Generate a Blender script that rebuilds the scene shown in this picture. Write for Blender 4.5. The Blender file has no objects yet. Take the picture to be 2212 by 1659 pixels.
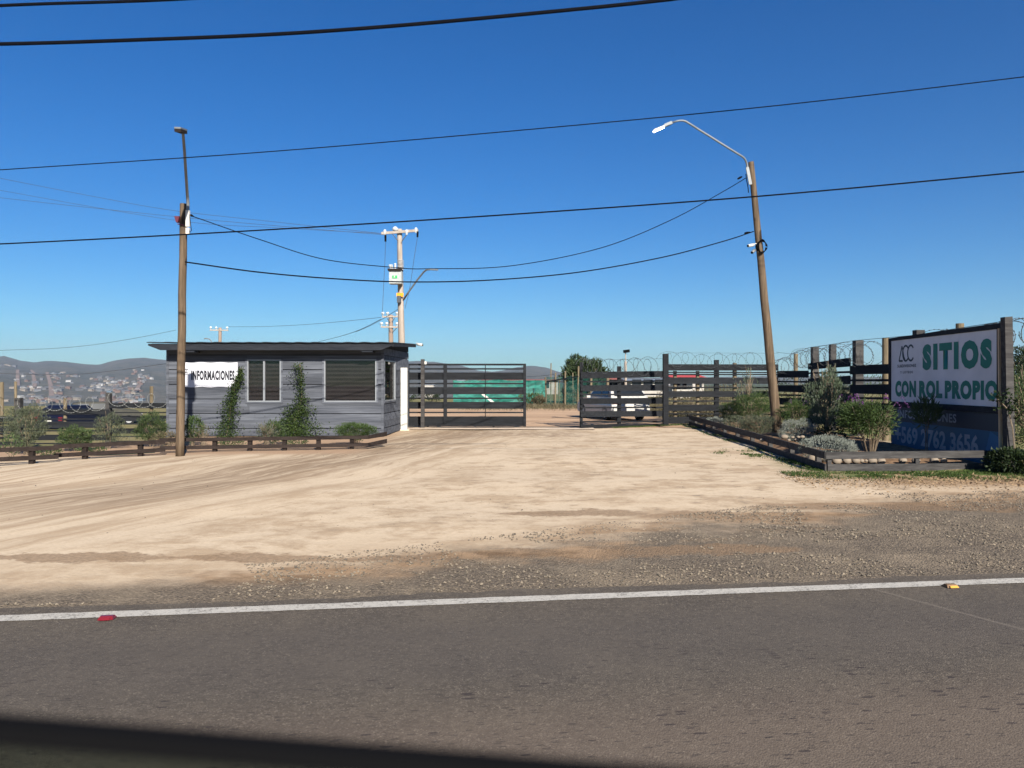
import bpy, math, random
import numpy as np
from mathutils import Vector, Matrix, noise
random.seed(7)
rng = np.random.default_rng(7)
R = math.radians
# ------------------------------------------------------------------ camera
sc = bpy.context.scene
F, CX, HY, CAMZ = 1661.0, 1106.0, 825.0, 1.6      # focal length / centre / horizon in 2212-px units of the photo
cd = bpy.data.cameras.new('camera'); cam = bpy.data.objects.new('camera', cd); sc.collection.objects.link(cam)
cd.sensor_width = 36; cd.lens = F/2212*36; cd.clip_start = .02; cd.clip_end = 20000
cd.shift_y = -(829.5-HY)/2212*-1*-1
cam.location = (0, 0, CAMZ); cam.rotation_euler = (R(90), 0, 0)
cd.dof.use_dof = True; cd.dof.focus_distance = 16; cd.dof.aperture_fstop = 7.5
sc.camera = cam
# ------------------------------------------------------------------ world, sun, exposure
SAZ, SEL = R(21.5), R(30)       # sun behind the camera, to the right
w = bpy.data.worlds.new('World'); sc.world = w; w.use_nodes = True
nt = w.node_tree; bg = nt.nodes['Background']
sky = nt.nodes.new('ShaderNodeTexSky'); sky.sky_type = 'NISHITA'; sky.sun_disc = False
sky.sun_elevation = SEL; sky.sun_rotation = math.pi - SAZ
sky.altitude = 100; sky.air_density = 1.0; sky.dust_density = .3; sky.ozone_density = 3.0
hs = nt.nodes.new('ShaderNodeHueSaturation'); hs.inputs['Saturation'].default_value = 1.42; nt.links.new(sky.outputs[0], hs.inputs['Color'])
tm = nt.nodes.new('ShaderNodeMix'); tm.data_type = 'RGBA'; tm.blend_type = 'MULTIPLY'; tm.inputs[0].default_value = 1; tm.inputs[7].default_value = (.43, .72, .96, 1); nt.links.new(hs.outputs[0], tm.inputs[6])
nt.links.new(tm.outputs[2], bg.inputs[0]); bg.inputs[1].default_value = .05
sd = bpy.data.lights.new('sun', 'SUN'); sd.energy = 5.0; sd.angle = R(.5); sd.color = (1, .945, .84)
so = bpy.data.objects.new('sun', sd); sc.collection.objects.link(so)
sv = Vector((math.sin(SAZ)*math.cos(SEL), -math.cos(SAZ)*math.cos(SEL), math.sin(SEL)))
so.rotation_euler = sv.to_track_quat('Z', 'Y').to_euler(); so.location = (20, -30, 30)
sc.view_settings.view_transform = 'Standard'; sc.view_settings.look = 'None'
sc.view_settings.exposure = 1.15; sc.view_settings.gamma = 1
sc.cycles.use_denoising = True
sc.cycles.max_bounces = 6; sc.cycles.transparent_max_bounces = 16; sc.cycles.volume_bounces = 0
COL = sc.collection
# ------------------------------------------------------------------ pixel-to-place helpers
def W(x, y, d): return Vector(((x-CX)/F*d, d, CAMZ+(HY-y)/F*d))
def zz(y, d): return CAMZ+(HY-y)/F*d
def crop(ox, oy, s): return (lambda x, y: ((ox+x*s)/1.8228, (oy+y*s)/1.8228))
c1 = crop(0, 1200, 900/2212); c2 = crop(600, 1200, 900/2212); c3 = crop(1400, 1200, 900/2212); c4 = crop(2100, 1200, 900/2212)
c5 = crop(2650, 1200, 900/2212); c6 = crop(3130, 1200, 902/2138); c7 = crop(1400, 820, 600/1716); c8 = crop(2500, 400, 700/1659)
cz = crop(0, 1300, .3375); cl = crop(600, 450, 400/1207); cs = crop(3480, 1200, .26526)
def hit(P0, P1, xo):                      # where the line of sight at photo column xo meets a run P0-P1 on the ground
    k = (xo-CX)/F
    t = (k*P0[1]-P0[0])/((P1[0]-P0[0])-k*(P1[1]-P0[1]))
    return t, (P0[0]+t*(P1[0]-P0[0]), P0[1]+t*(P1[1]-P0[1]))
def sm(v, a, b):
    t = max(0, min(1, (v-a)/(b-a))); return t*t*(3-2*t)
def gz(x, y):
    z = -.9*sm(y, 18.5, 26)*sm(-x, 9.6, 12.8)
    d = max(y, 1)
    z -= 23*sm(y, 65, 450)*sm(-x/d, -.02, .1)
    z -= 2.0*sm(y, 70, 300)
    z += .10*sm(x, 6.5, 9)*sm(y, 12.5, 16)*(1-sm(y, 26, 30))
    return z
# ------------------------------------------------------------------ node helper
class NT:
    def __init__(s, name):
        s.m = bpy.data.materials.new(name); s.m.use_nodes = True; s.t = s.m.node_tree
        s.b = s.t.nodes['Principled BSDF']; s.out = s.t.nodes['Material Output']
        s._pos = None
    def n(s, t, **kw):
        o = s.t.nodes.new(t)
        for k, v in kw.items(): setattr(o, k, v)
        return o
    def put(s, sock, v):
        if isinstance(v, bpy.types.NodeSocket): s.t.links.new(v, sock)
        elif v is not None:
            if sock.type == 'RGBA' and len(v) == 3: v = (*v, 1)
            sock.default_value = v
    def math(s, op, a, b=None, c=None, clamp=False):
        o = s.n('ShaderNodeMath', operation=op, use_clamp=clamp); s.put(o.inputs[0], a)
        if b is not None: s.put(o.inputs[1], b)
        if c is not None: s.put(o.inputs[2], c)
        return o.outputs[0]
    def pos(s, obj=False):
        if obj: return s.n('ShaderNodeTexCoord').outputs['Object']
        return s.n('ShaderNodeNewGeometry').outputs['Position']
    def xyz(s, v):
        o = s.n('ShaderNodeSeparateXYZ'); s.put(o.inputs[0], v); return o.outputs
    def vec(s, x, y, z=0.0):
        o = s.n('ShaderNodeCombineXYZ'); s.put(o.inputs[0], x); s.put(o.inputs[1], y); s.put(o.inputs[2], z); return o.outputs[0]
    def mapping(s, v, scale=(1, 1, 1), rot=(0, 0, 0), loc=(0, 0, 0)):
        o = s.n('ShaderNodeMapping'); s.put(o.inputs[0], v); o.inputs[1].default_value = loc; o.inputs[2].default_value = rot; o.inputs[3].default_value = scale
        return o.outputs[0]
    def noise(s, v, scale=1, detail=4, rough=.5, dist=0):
        o = s.n('ShaderNodeTexNoise'); s.put(o.inputs['Vector'], v); o.inputs['Scale'].default_value = scale
        o.inputs['Detail'].default_value = detail; o.inputs['Roughness'].default_value = rough; o.inputs['Distortion'].default_value = dist
        return o.outputs[0]
    def voro(s, v, scale=1, feature='F1', out=0):
        o = s.n('ShaderNodeTexVoronoi', feature=feature); s.put(o.inputs['Vector'], v); o.inputs['Scale'].default_value = scale
        return o.outputs[out]
    def ramp(s, v, a, b, lo=0.0, hi=1.0, smooth=True):
        o = s.n('ShaderNodeMapRange', interpolation_type='SMOOTHSTEP' if smooth else 'LINEAR'); s.put(o.inputs[0], v)
        s.put(o.inputs[1], a); s.put(o.inputs[2], b); o.inputs[3].default_value = lo; o.inputs[4].default_value = hi
        return o.outputs[0]
    def mix(s, f, a, b, mode='MIX'):
        o = s.n('ShaderNodeMix', data_type='RGBA', blend_type=mode); s.put(o.inputs[0], f); s.put(o.inputs[6], a); s.put(o.inputs[7], b)
        return o.outputs[2]
    def isl(s): return s.n('ShaderNodeNewGeometry').outputs['Random Per Island']
    def bump(s, h, strength=.5, dist=.02):
        o = s.n('ShaderNodeBump'); s.put(o.inputs['Height'], h); o.inputs['Strength'].default_value = strength; o.inputs['Distance'].default_value = dist
        s.t.links.new(o.outputs[0], s.b.inputs['Normal'])
    def col(s, v): s.put(s.b.inputs['Base Color'], v)
    def rough(s, v): s.put(s.b.inputs['Roughness'], v)
def plain(name, c, rough=.6, metal=0, var=.12, scale=8, spec=.3):
    N = NT(name); v = N.ramp(N.noise(N.pos(True), scale, 5, .6), .3, .7, 1-var, 1+var)
    o = N.n('ShaderNodeVectorMath', operation='SCALE'); o.inputs[0].default_value = c; N.t.links.new(v, o.inputs['Scale'])
    N.col(o.outputs[0]); N.rough(rough); N.b.inputs['Metallic'].default_value = metal; N.b.inputs['Specular IOR Level'].default_value = spec
    return N.m
def wood(name, c, c2, stretch=(1.2, 20, 20), rough=.8, isl=.35, bump=.25):
    N = NT(name); p = N.pos(True)
    a = N.noise(N.mapping(p, stretch), 1.0, 6, .65, .4); g = N.noise(N.mapping(p, tuple(q*6 for q in stretch)), 1.0, 3, .6)
    k = N.mix(N.ramp(a, .32, .68), c, c2)
    i = N.ramp(N.isl(), 0, 1, 1-isl, 1+isl, False); f = N.math('MULTIPLY', i, N.ramp(g, .2, .8, .8, 1.2))
    o = N.n('ShaderNodeVectorMath', operation='SCALE'); N.t.links.new(k, o.inputs[0]); N.t.links.new(f, o.inputs['Scale'])
    N.col(o.outputs[0]); N.rough(rough); N.b.inputs['Specular IOR Level'].default_value = .1; N.bump(g, bump, .004)
    return N.m
def leafmat(name, c, c2, trans=.25, rough=.6):
    N = NT(name); k = N.mix(N.isl(), c, c2)
    big = N.noise(N.pos(True), 3.5, 2); k = N.mix(N.ramp(big, .35, .65, 0, .45), k, tuple(q*.55 for q in c))
    N.col(k); N.rough(rough); N.b.inputs['Specular IOR Level'].default_value = .25
    tr = N.n('ShaderNodeBsdfTranslucent'); N.t.links.new(k, tr.inputs[0]); mx = N.n('ShaderNodeMixShader'); mx.inputs[0].default_value = trans
    N.t.links.new(N.b.outputs[0], mx.inputs[1]); N.t.links.new(tr.outputs[0], mx.inputs[2]); N.t.links.new(mx.outputs[0], N.out.inputs[0])
    return N.m
# ------------------------------------------------------------------ mesh builder
class MB:
    def __init__(s): s.v = []; s.f = []; s.n = 0
    def add(s, v, faces):
        v = np.asarray(v, dtype=np.float64).reshape(-1, 3); s.v.append(v)
        for f in faces: s.f.append(tuple(int(i)+s.n for i in f))
        s.n += len(v)
    def quads(s, v):                      # (n,4,3)
        n = len(v); s.v.append(v.reshape(-1, 3)); i = np.arange(n)*4+s.n
        s.f.extend(np.stack([i, i+1, i+2, i+3], 1).tolist()); s.n += n*4
    def hexa(s, b, t):                    # bottom 4, top 4 (same order, ccw from above)
        s.add(list(b)+list(t), [(3, 2, 1, 0), (4, 5, 6, 7), (0, 1, 5, 4), (1, 2, 6, 5), (2, 3, 7, 6), (3, 0, 4, 7)])
    def box(s, c, d, rz=0):
        x, y, z = [q/2 for q in d]; ca, sa = math.cos(rz), math.sin(rz)
        P = [(c[0]+px*ca-py*sa, c[1]+px*sa+py*ca) for px, py in ((-x, -y), (x, -y), (x, y), (-x, y))]
        s.hexa([(a, b, c[2]-z) for a, b in P], [(a, b, c[2]+z) for a, b in P])
    def plank(s, a, b, th, za, zb, off=0):  # plank standing in the vertical plane a-b; za=(lo,hi) at a, zb at b
        a = Vector((a[0], a[1])); b = Vector((b[0], b[1])); t = (b-a).normalized(); n = Vector((t.y, -t.x))
        a0, b0 = a+n*(off+th/2), b+n*(off+th/2); a1, b1 = a+n*(off-th/2), b+n*(off-th/2)
        s.hexa([(*a0, za[0]), (*b0, zb[0]), (*b1, zb[0]), (*a1, za[0])], [(*a0, za[1]), (*b0, zb[1]), (*b1, zb[1]), (*a1, za[1])])
    def beam(s, a, b, wd, ht=None):
        ht = ht or wd; a = Vector(a); b = Vector(b); t = (b-a).normalized(); u = Vector((0, 0, 1)) if abs(t.z) < .95 else Vector((0, 1, 0))
        r = t.cross(u).normalized(); u = r.cross(t)
        q = [r*(-wd/2)-u*(ht/2), r*(wd/2)-u*(ht/2), r*(wd/2)+u*(ht/2), r*(-wd/2)+u*(ht/2)]
        s.hexa([a+k for k in q], [b+k for k in q])
    def tube(s, pts, r, n=8, caps=True):
        pts = [Vector(p) for p in pts]; m = len(pts); rs = r if hasattr(r, '__len__') else [r]*m
        V = []; pr = None
        for i, p in enumerate(pts):
            t = (pts[min(i+1, m-1)]-pts[max(i-1, 0)]).normalized()
            if pr is None: pr = t.orthogonal().normalized()
            pr = (pr-t*pr.dot(t)).normalized(); q = t.cross(pr)
            for k in range(n):
                a = 2*math.pi*k/n; V.append(p+(pr*math.cos(a)+q*math.sin(a))*rs[i])
        Fc = [(i*n+k, i*n+(k+1) % n, (i+1)*n+(k+1) % n, (i+1)*n+k) for i in range(m-1) for k in range(n)]
        if caps: Fc += [tuple(range(n-1, -1, -1)), tuple((m-1)*n+k for k in range(n))]
        s.add([tuple(v) for v in V], Fc)
    def cyl(s, c, r, h, n=16, axis='Z'):
        c = Vector(c); d = {'X': Vector((h/2, 0, 0)), 'Y': Vector((0, h/2, 0)), 'Z': Vector((0, 0, h/2))}[axis]
        s.tube([c-d, c+d], r, n)
    def prism(s, poly, axis0, axis1, origin, depthvec):     # polygon in a plane, extruded
        o = Vector(origin); a = Vector(axis0); b = Vector(axis1); dv = Vector(depthvec); n = len(poly)
        A = [o+a*p+b*q for p, q in poly]; B = [v+dv for v in A]
        s.add([tuple(v) for v in A+B], [tuple(range(n)), tuple(range(2*n-1, n-1, -1))]+[(i, n+i, n+(i+1) % n, (i+1) % n) for i in range(n)])
    def build(s, name, mat, parent=None, smooth=False, loc=None, xf=None):
        me = bpy.data.meshes.new(name); V = np.concatenate(s.v) if s.v else np.zeros((0, 3))
        L = np.array(loc if loc is not None else (root_loc(parent) if parent else (0, 0, 0)), dtype=float)
        V = V-L
        me.from_pydata(V.tolist(), [], s.f)
        if smooth: me.polygons.foreach_set('use_smooth', [True]*len(me.polygons))
        me.materials.append(mat); me.update()
        o = bpy.data.objects.new(name, me); COL.objects.link(o)
        if parent: o.parent = parent
        else: o.location = tuple(L)
        return o
def root_loc(o):
    while o.parent: o = o.parent
    return o.location
def tag(o, label=None, cat=None, group=None, kind=None):
    for k, v in (('label', label), ('category', cat), ('group', group), ('kind', kind)):
        if v: o[k] = v
    return o
def thing(name, loc, label, cat, group=None):
    o = bpy.data.objects.new(name, None); COL.objects.link(o); o.location = tuple(loc); o.empty_display_size = .1
    return tag(o, label, cat, group)
def copy_tree(o, parent=None):
    c = o.copy(); COL.objects.link(c)
    if parent: c.parent = parent
    for ch in list(o.children): copy_tree(ch, c)
    return c
def text(name, s, O, U, V, x0, x1, z0, z1, mat, parent, bold=.0, depth=.003, shear=0, space=1.0):
    cu = bpy.data.curves.new('t', 'FONT'); cu.body = s; cu.offset = bold; cu.resolution_u = 3; cu.shear = shear; cu.space_character = space
    to = bpy.data.objects.new('t', cu); COL.objects.link(to)
    dg = bpy.context.evaluated_depsgraph_get(); dg.update()
    me = bpy.data.meshes.new_from_object(to.evaluated_get(dg)); bpy.data.objects.remove(to)
    me.name = name
    co = np.zeros(len(me.vertices)*3); me.vertices.foreach_get('co', co); co = co.reshape(-1, 3)
    mn, mx = co.min(0), co.max(0); u = x0+(co[:, 0]-mn[0])/(mx[0]-mn[0])*(x1-x0); v = z0+(co[:, 1]-mn[1])/(mx[1]-mn[1])*(z1-z0)
    O = np.array(O, float)-np.array(root_loc(parent)); U = np.array(U, float); V = np.array(V, float)
    nrm = np.cross(U, V); P = O+np.outer(u, U)+np.outer(v, V)+nrm*depth
    me.vertices.foreach_set('co', P.reshape(-1)); me.materials.append(mat); me.update()
    o = bpy.data.objects.new(name, me); COL.objects.link(o); o.parent = parent
    return o
# ------------------------------------------------------------------ materials
TH = R(7.5); RS, RC = math.sin(TH), math.cos(TH); V0 = 5.58
def road_uv(N):
    p = N.xyz(N.pos()); v = N.math('SUBTRACT', N.math('MULTIPLY', p[1], RC), N.math('MULTIPLY', p[0], RS))
    u = N.math('ADD', N.math('MULTIPLY', p[0], RC), N.math('MULTIPLY', p[1], RS))
    return p, u, v
def ground_mat():
    N = NT('ground_earth'); p, u, v = road_uv(N); P = N.pos()
    A = lambda *a: N.math(*a)
    # sandy forecourt: wheel lanes sweep from the gate to the lower left, mottled packed sand elsewhere
    warp = A('SUBTRACT', N.noise(P, .25, 4, .6), .5); blot = N.noise(P, .55, 6, .65); fine = N.noise(P, 22, 4, .7); fine2 = N.noise(P, 90, 2, .6)
    far = N.math('MAXIMUM', A('SUBTRACT', p[1], 13.0), 0.0)
    s1 = A('ADD', A('SUBTRACT', A('ADD', p[0], A('MULTIPLY', warp, 1.1)), A('MULTIPLY', p[1], .47)), A('MULTIPLY', far, .22)); s2 = A('ADD', p[1], A('MULTIPLY', p[0], .47))
    st1 = N.noise(N.vec(A('MULTIPLY', s1, 1.5), A('MULTIPLY', s2, .13)), 1, 8, .68); st2 = N.noise(N.vec(A('MULTIPLY', s1, 5.5), A('MULTIPLY', s2, .45)), 1, 6, .7)
    mot = N.noise(N.vec(A('MULTIPLY', u, .8), A('MULTIPLY', v, 1.1)), 1, 8, .72, .25); mot2 = N.noise(N.vec(A('MULTIPLY', u, 2.8), A('MULTIPLY', v, 3.6)), 1, 6, .75)
    leftish = N.ramp(s1, -6.0, -9.5)
    tr = N.math('ADD', A('MULTIPLY', leftish, A('ADD', A('MULTIPLY', st1, .6), A('MULTIPLY', st2, .4))), A('MULTIPLY', A('SUBTRACT', 1.0, leftish), A('ADD', A('MULTIPLY', mot, .6), A('MULTIPLY', mot2, .4))))
    sandA, sandB, sandC = (.505, .40, .285), (.345, .25, .162), (.20, .138, .090)
    sand = N.mix(N.ramp(tr, .45, .58, 0, .9), sandA, sandB)
    sand = N.mix(A('MULTIPLY', leftish, N.ramp(st2, .58, .72, 0, .75)), sand, sandC)
    sand = N.mix(N.ramp(blot, .52, .70, 0, .5), sand, sandB)
    lane = A('ABSOLUTE', A('ADD', s1, 10.7)); ln = A('MULTIPLY', N.ramp(lane, 1.9, .5), N.ramp(st2, .34, .58, .25, .95))
    ln = A('MULTIPLY', ln, N.ramp(p[1], 8.0, 10.5)); sand = N.mix(A('MULTIPLY', ln, .85), sand, (.20, .138, .088))
    lane2 = A('MULTIPLY', N.ramp(A('ABSOLUTE', A('ADD', s1, 13.4)), .5, .05), N.ramp(st2, .4, .6)); sand = N.mix(A('MULTIPLY', lane2, .6), sand, (.25, .175, .115))
    gate = A('MULTIPLY', N.ramp(A('ABSOLUTE', A('SUBTRACT', p[1], 23.6)), 2.2, .5), A('MULTIPLY', N.ramp(p[0], -3.6, -1.5), N.ramp(p[0], 3.2, 1.2)))
    sand = N.mix(A('MULTIPLY', gate, N.ramp(mot2, .40, .58, .1, .8)), sand, (.215, .15, .10))
    spots = A('MULTIPLY', N.ramp(mot2, .55, .64), A('MULTIPLY', N.ramp(mot, .44, .56), N.ramp(p[0], -3.5, .5)))
    sand = N.mix(A('MULTIPLY', spots, .75), sand, (.20, .165, .125))
    sand = N.mix(N.ramp(fine, .40, .75, 0, .35), sand, (.29, .215, .145)); sand = N.mix(N.ramp(fine2, .55, .75, 0, .3), sand, (.62, .52, .40))
    # wet brown hollows and gravel along the road edge
    vv = A('SUBTRACT', v, V0); wob = A('MULTIPLY', A('SUBTRACT', N.noise(P, .42, 5, .65), .5), 2.6)
    wob2 = A('MULTIPLY', A('SUBTRACT', N.noise(P, 1.6, 5, .7), .5), 1.4)
    edge = A('ADD', vv, A('ADD', wob, wob2)); rightm = N.math('MINIMUM', N.math('MAXIMUM', A('ADD', 1.75, A('MULTIPLY', p[0], .42)), .75), 4.4)
    g_mask = N.ramp(A('SUBTRACT', edge, rightm), .55, -.6)
    vor = N.voro(P, 55, 'F1', 1); vd = N.voro(P, 55, 'F1', 0); vor2 = N.voro(P, 120, 'F1', 1)
    gx = N.xyz(vor); gy = N.xyz(vor2)
    grav = N.mix(gx[0], (.045, .041, .038), (.215, .188, .155)); grav = N.mix(N.ramp(gx[1], .90, .97), grav, (.30, .26, .21))
    grav = N.mix(.45, grav, N.mix(gy[0], (.055, .05, .046), (.17, .152, .135)))
    mud = N.mix(N.ramp(N.noise(P, 2.2, 5, .7), .4, .65), (.30, .20, .12), (.15, .095, .055))
    band = N.ramp(N.math('ABSOLUTE', A('SUBTRACT', edge, rightm)), .9, .1)
    mm = A('MULTIPLY', band, N.ramp(N.noise(N.mapping(P, (.35, 1.1, 1)), 1, 4, .6), .43, .6))
    grav = N.mix(1.0, grav, (1.0, .90, .78), 'MULTIPLY'); grav = N.mix(N.ramp(N.noise(P, .9, 6, .7), .42, .68, 0, .6), grav, (.235, .185, .13))
    c = N.mix(A('MULTIPLY', g_mask, N.ramp(mot2, .25, .5, .8, 1.0)), sand, grav)
    c = N.mix(A('MULTIPLY', N.ramp(A('SUBTRACT', edge, rightm), 1.5, .3, 0, .35), A('SUBTRACT', 1.0, g_mask)), c, sandB)
    el = None
    for (ex, ey, ra, rb) in ((-4.0, 7.0, 1.1, .17), (-2.3, 7.0, .8, .2), (-1.0, 7.0, .7, .14), (.5, 7.2, .9, .2), (1.95, 7.35, .9, .22), (2.6, 9.2, 1.2, .3), (.8, 9.4, .9, .25), (5.2, 9.9, 2.2, .35)):
        qx = A('MULTIPLY', A('SUBTRACT', p[0], ex), 1/ra); qy = A('MULTIPLY', A('SUBTRACT', A('ADD', p[1], A('MULTIPLY', wob2, .55)), ey), 1/rb)
        m_ = N.ramp(A('ADD', A('ADD', A('MULTIPLY', qx, qx), A('MULTIPLY', qy, qy)), A('MULTIPLY', A('SUBTRACT', mot2, .5), 2.5)), 1.3, .6); el = m_ if el is None else A('MAXIMUM', el, m_)
    c = N.mix(A('MULTIPLY', el, .75), c, N.mix(N.ramp(fine, .35, .65), (.25, .165, .10), (.15, .10, .062)))
    c = N.mix(mm, c, mud)
    nearr = A('MULTIPLY', N.ramp(A('ADD', vv, A('MULTIPLY', wob2, .3)), 1.05, .55), .95); c = N.mix(nearr, c, grav)
    # leaf litter and thin turf at the right of the forecourt
    lit = A('MULTIPLY', N.ramp(A('ADD', p[0], A('MULTIPLY', wob2, .8)), 4.6, 6.4), A('MULTIPLY', N.ramp(A('ADD', p[1], A('MULTIPLY', wob2, .5)), 11.2, 12.2), N.ramp(p[1], 17, 13.9)))
    c = N.mix(A('MULTIPLY', lit, .9), c, N.mix(N.ramp(fine, .4, .65), (.17, .105, .06), (.36, .25, .15)))
    gr = A('MULTIPLY', lit, N.ramp(A('ADD', p[1], wob2), 12.3, 13.2)); c = N.mix(A('MULTIPLY', gr, N.ramp(N.noise(P, 2.5, 4, .6), .35, .55)), c, (.075, .11, .028))
    # soil in the left bed
    bl = A('MULTIPLY', N.ramp(A('ADD', v, A('MULTIPLY', wob2, .2)), 17.3, 18.0), N.ramp(p[0], -3.1, -3.9)); c = N.mix(bl, c, N.mix(fine, (.24, .15, .09), (.40, .28, .19)))
    # yard behind the fence: brown dirt, then rough grass
    yard = N.ramp(p[1], 26.2, 27.4); c = N.mix(yard, c, N.mix(N.ramp(N.noise(N.mapping(P, (.08, .5, 1)), 1, 5, .6), .4, .65), (.42, .285, .185), (.33, .215, .135)))
    gx2 = N.ramp(A('ADD', p[1], A('MULTIPLY', wob, .8)), 44, 49)
    side = N.ramp(A('ADD', p[0], wob2), 6.0, 7.4); sideL = A('MULTIPLY', N.ramp(A('ADD', p[0], wob2), -10.0, -11.2), N.ramp(p[1], 19, 24))
    field = N.mix(N.ramp(N.noise(P, .5, 5, .65), .38, .62), (.135, .13, .05), (.22, .175, .09)); field = N.mix(N.ramp(fine, .3, .8, 0, .5), field, (.09, .10, .03))
    fm = A('MAXIMUM', A('MAXIMUM', gx2, A('MULTIPLY', side, yard)), sideL); c = N.mix(fm, c, field)
    right_out = A('MULTIPLY', N.ramp(p[0], 9.2, 9.8), N.ramp(p[1], 12.6, 13.6)); c = N.mix(right_out, c, field)
    c = N.mix(N.ramp(p[1], 120, 500), c, (.06, .07, .04))
    N.col(c); N.rough(.95); N.b.inputs['Specular IOR Level'].default_value = .1
    h = A('ADD', A('MULTIPLY', fine, .5), A('ADD', A('MULTIPLY', tr, 2.2), A('MULTIPLY', A('SUBTRACT', 1.0, vd), A('ADD', .05, A('MULTIPLY', g_mask, .9)))))
    N.bump(h, .7, .016)
    return N.m
def asphalt_mat():
    N = NT('asphalt'); p, u, v = road_uv(N); P = N.pos(); A = lambda *a: N.math(*a)
    vc = N.xyz(N.voro(P, 140, 'F1', 1)); vd = N.voro(P, 110); n1 = N.noise(P, 45, 4, .75); n2 = N.noise(N.vec(A('MULTIPLY', u, .12), A('MULTIPLY', v, .9)), 1, 4, .55)
    c = N.mix(vc[0], (.046, .041, .037), (.130, .115, .100)); c = N.mix(N.ramp(vc[1], .88, .97), c, (.20, .178, .15)); n15 = N.noise(P, 24, 5, .85); c = N.mix(N.ramp(n15, .46, .60, 0, .62), c, (.038, .034, .031)); n16 = N.noise(P, 3.2, 6, .75); c = N.mix(N.ramp(n16, .48, .62, 0, .35), c, (.055, .049, .045))
    c = N.mix(N.ramp(n1, .38, .66, 0, .6), c, (.060, .053, .047)); c = N.mix(N.ramp(N.noise(P, 1.3, 6, .7), .35, .7, 0, .4), c, (.115, .10, .083))
    vv = A('SUBTRACT', v, V0)
    # polished wheel path just inside the edge line, paler and browner crown of the lane
    path = A('MULTIPLY', N.ramp(A('ABSOLUTE', A('ADD', vv, A('ADD', .95, A('MULTIPLY', A('SUBTRACT', n2, .5), .5)))), .95, .15), .42)
    c = N.mix(path, c, (.072, .066, .064))
    warm = N.ramp(vv, -1.5, -2.3, 0, .38); c = N.mix(warm, c, (.1419, .1118, .0929))
    # bitumen spots drawn out along the road
    spv = N.vec(A('MULTIPLY', u, 10.0), A('MULTIPLY', v, 36.0)); sp = N.voro(spv, 1.0); spr = N.xyz(N.voro(spv, 1.0, 'F1', 1))[0]; spn = N.noise(P, 1.2, 3, .6)
    thr = N.math('MULTIPLY', N.ramp(spn, .36, .66, .06, .44), N.ramp(spr, .5, .95)); spm = A('MULTIPLY', N.math('LESS_THAN', sp, thr), N.ramp(vv, -.8, -1.5, .0, .8))
    c = N.mix(spm, c, (.035, .03, .032))
    sp2 = N.voro(N.vec(A('MULTIPLY', u, 9), A('MULTIPLY', v, 32.0)), 1.0); c = N.mix(A('MULTIPLY', N.math('LESS_THAN', sp2, .2), .55), c, (.04, .036, .036))
    seam = N.ramp(A('ABSOLUTE', A('SUBTRACT', u, A('ADD', 3.45, A('ADD', A('MULTIPLY', vv, -.38), A('MULTIPLY', n2, .1))))), .03, .0, 0, .35); seam = A('MULTIPLY', seam, N.ramp(vv, 0, -.1))
    c = N.mix(seam, c, (.19, .17, .15))
    out = N.ramp(A('ADD', vv, A('MULTIPLY', A('SUBTRACT', n2, .5), .4)), .12, .5); dust = N.noise(P, 3, 5, .7)
    c = N.mix(A('MULTIPLY', out, N.ramp(dust, .3, .7, .3, .8)), c, N.mix(vc[2], (.09, .078, .066), (.22, .185, .15)))
    c = N.mix(1.0, c, (1.06, 1.0, .925), 'MULTIPLY')
    N.col(c); N.rough(.9); N.b.inputs['Specular IOR Level'].default_value = .12
    N.bump(A('ADD', A('MULTIPLY', n1, .5), A('SUBTRACT', 1.0, vd)), .5, .005)
    return N.m
M = {}
M['ground'] = ground_mat(); M['asphalt'] = asphalt_mat()
N = NT('line_paint'); nz = N.noise(N.pos(), 60, 4, .75); n3 = N.noise(N.pos(), 7, 4, .7)
N.col(N.mix(N.ramp(N.math('ADD', nz, N.math('MULTIPLY', n3, .5)), .74, .92, 0, .9), (.40, .37, .325), (.14, .125, .105))); N.rough(.8); N.bump(nz, .6, .01); M['line'] = N.m
M['fence'] = wood('dark_stained_boards', (.009, .0097, .0115), (.0165, .0175, .020), (1.1, 16, 16), isl=.22)
M['fence_b'] = wood('brown_stained_rails', (.016, .0115, .010), (.027, .0195, .017), (1.1, 16, 16), isl=.2)
M['fence_g'] = wood('weathered_rails', (.028, .026, .026), (.062, .058, .056), (1.3, 14, 14), isl=.2)
M['hut'] = wood('blue_grey_siding', (.046, .050, .061), (.090, .096, .112), (.35, 5, 9), isl=.28, bump=.15)
M['hut_dark'] = wood('navy_trim', (.014, .016, .021), (.022, .024, .029), (1, 9, 9), isl=.1)
M['roof'] = plain('dark_roof_sheet', (.016, .020, .024), .5, .2)
M['pole'] = wood('treated_pine_pole', (.068, .047, .030), (.130, .093, .062), (14, 14, .8), isl=.05, bump=.5)
def knots(m, rings=True):
    t = m.node_tree; b = t.nodes['Principled BSDF']; src = b.inputs['Base Color'].links[0].from_socket; N = NT.__new__(NT); N.m = m; N.t = t; N.b = b
    p = N.pos(True); v = N.voro(N.mapping(p, (7, 7, 1.6)), 1.0); c = N.mix(N.ramp(v, .16, .08, 0, .85), src, (.018, .012, .008))
    z = N.xyz(p)[2]; band = N.noise(N.vec(0.0, 0.0, N.math('MULTIPLY', z, 1.7)), 1, 3, .7); c = N.mix(N.ramp(band, .52, .66, 0, .5), c, (.045, .034, .025))
    cr = N.noise(N.mapping(p, (38, 38, .9)), 1, 3, .6); c = N.mix(N.ramp(cr, .60, .70, 0, .7), c, (.03, .021, .014)); t.links.new(c, b.inputs['Base Color'])
knots(M['pole'])
M['pole_grey'] = wood('bleached_pole', (.24, .20, .165), (.34, .29, .25), (10, 10, .6), isl=.1)
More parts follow.
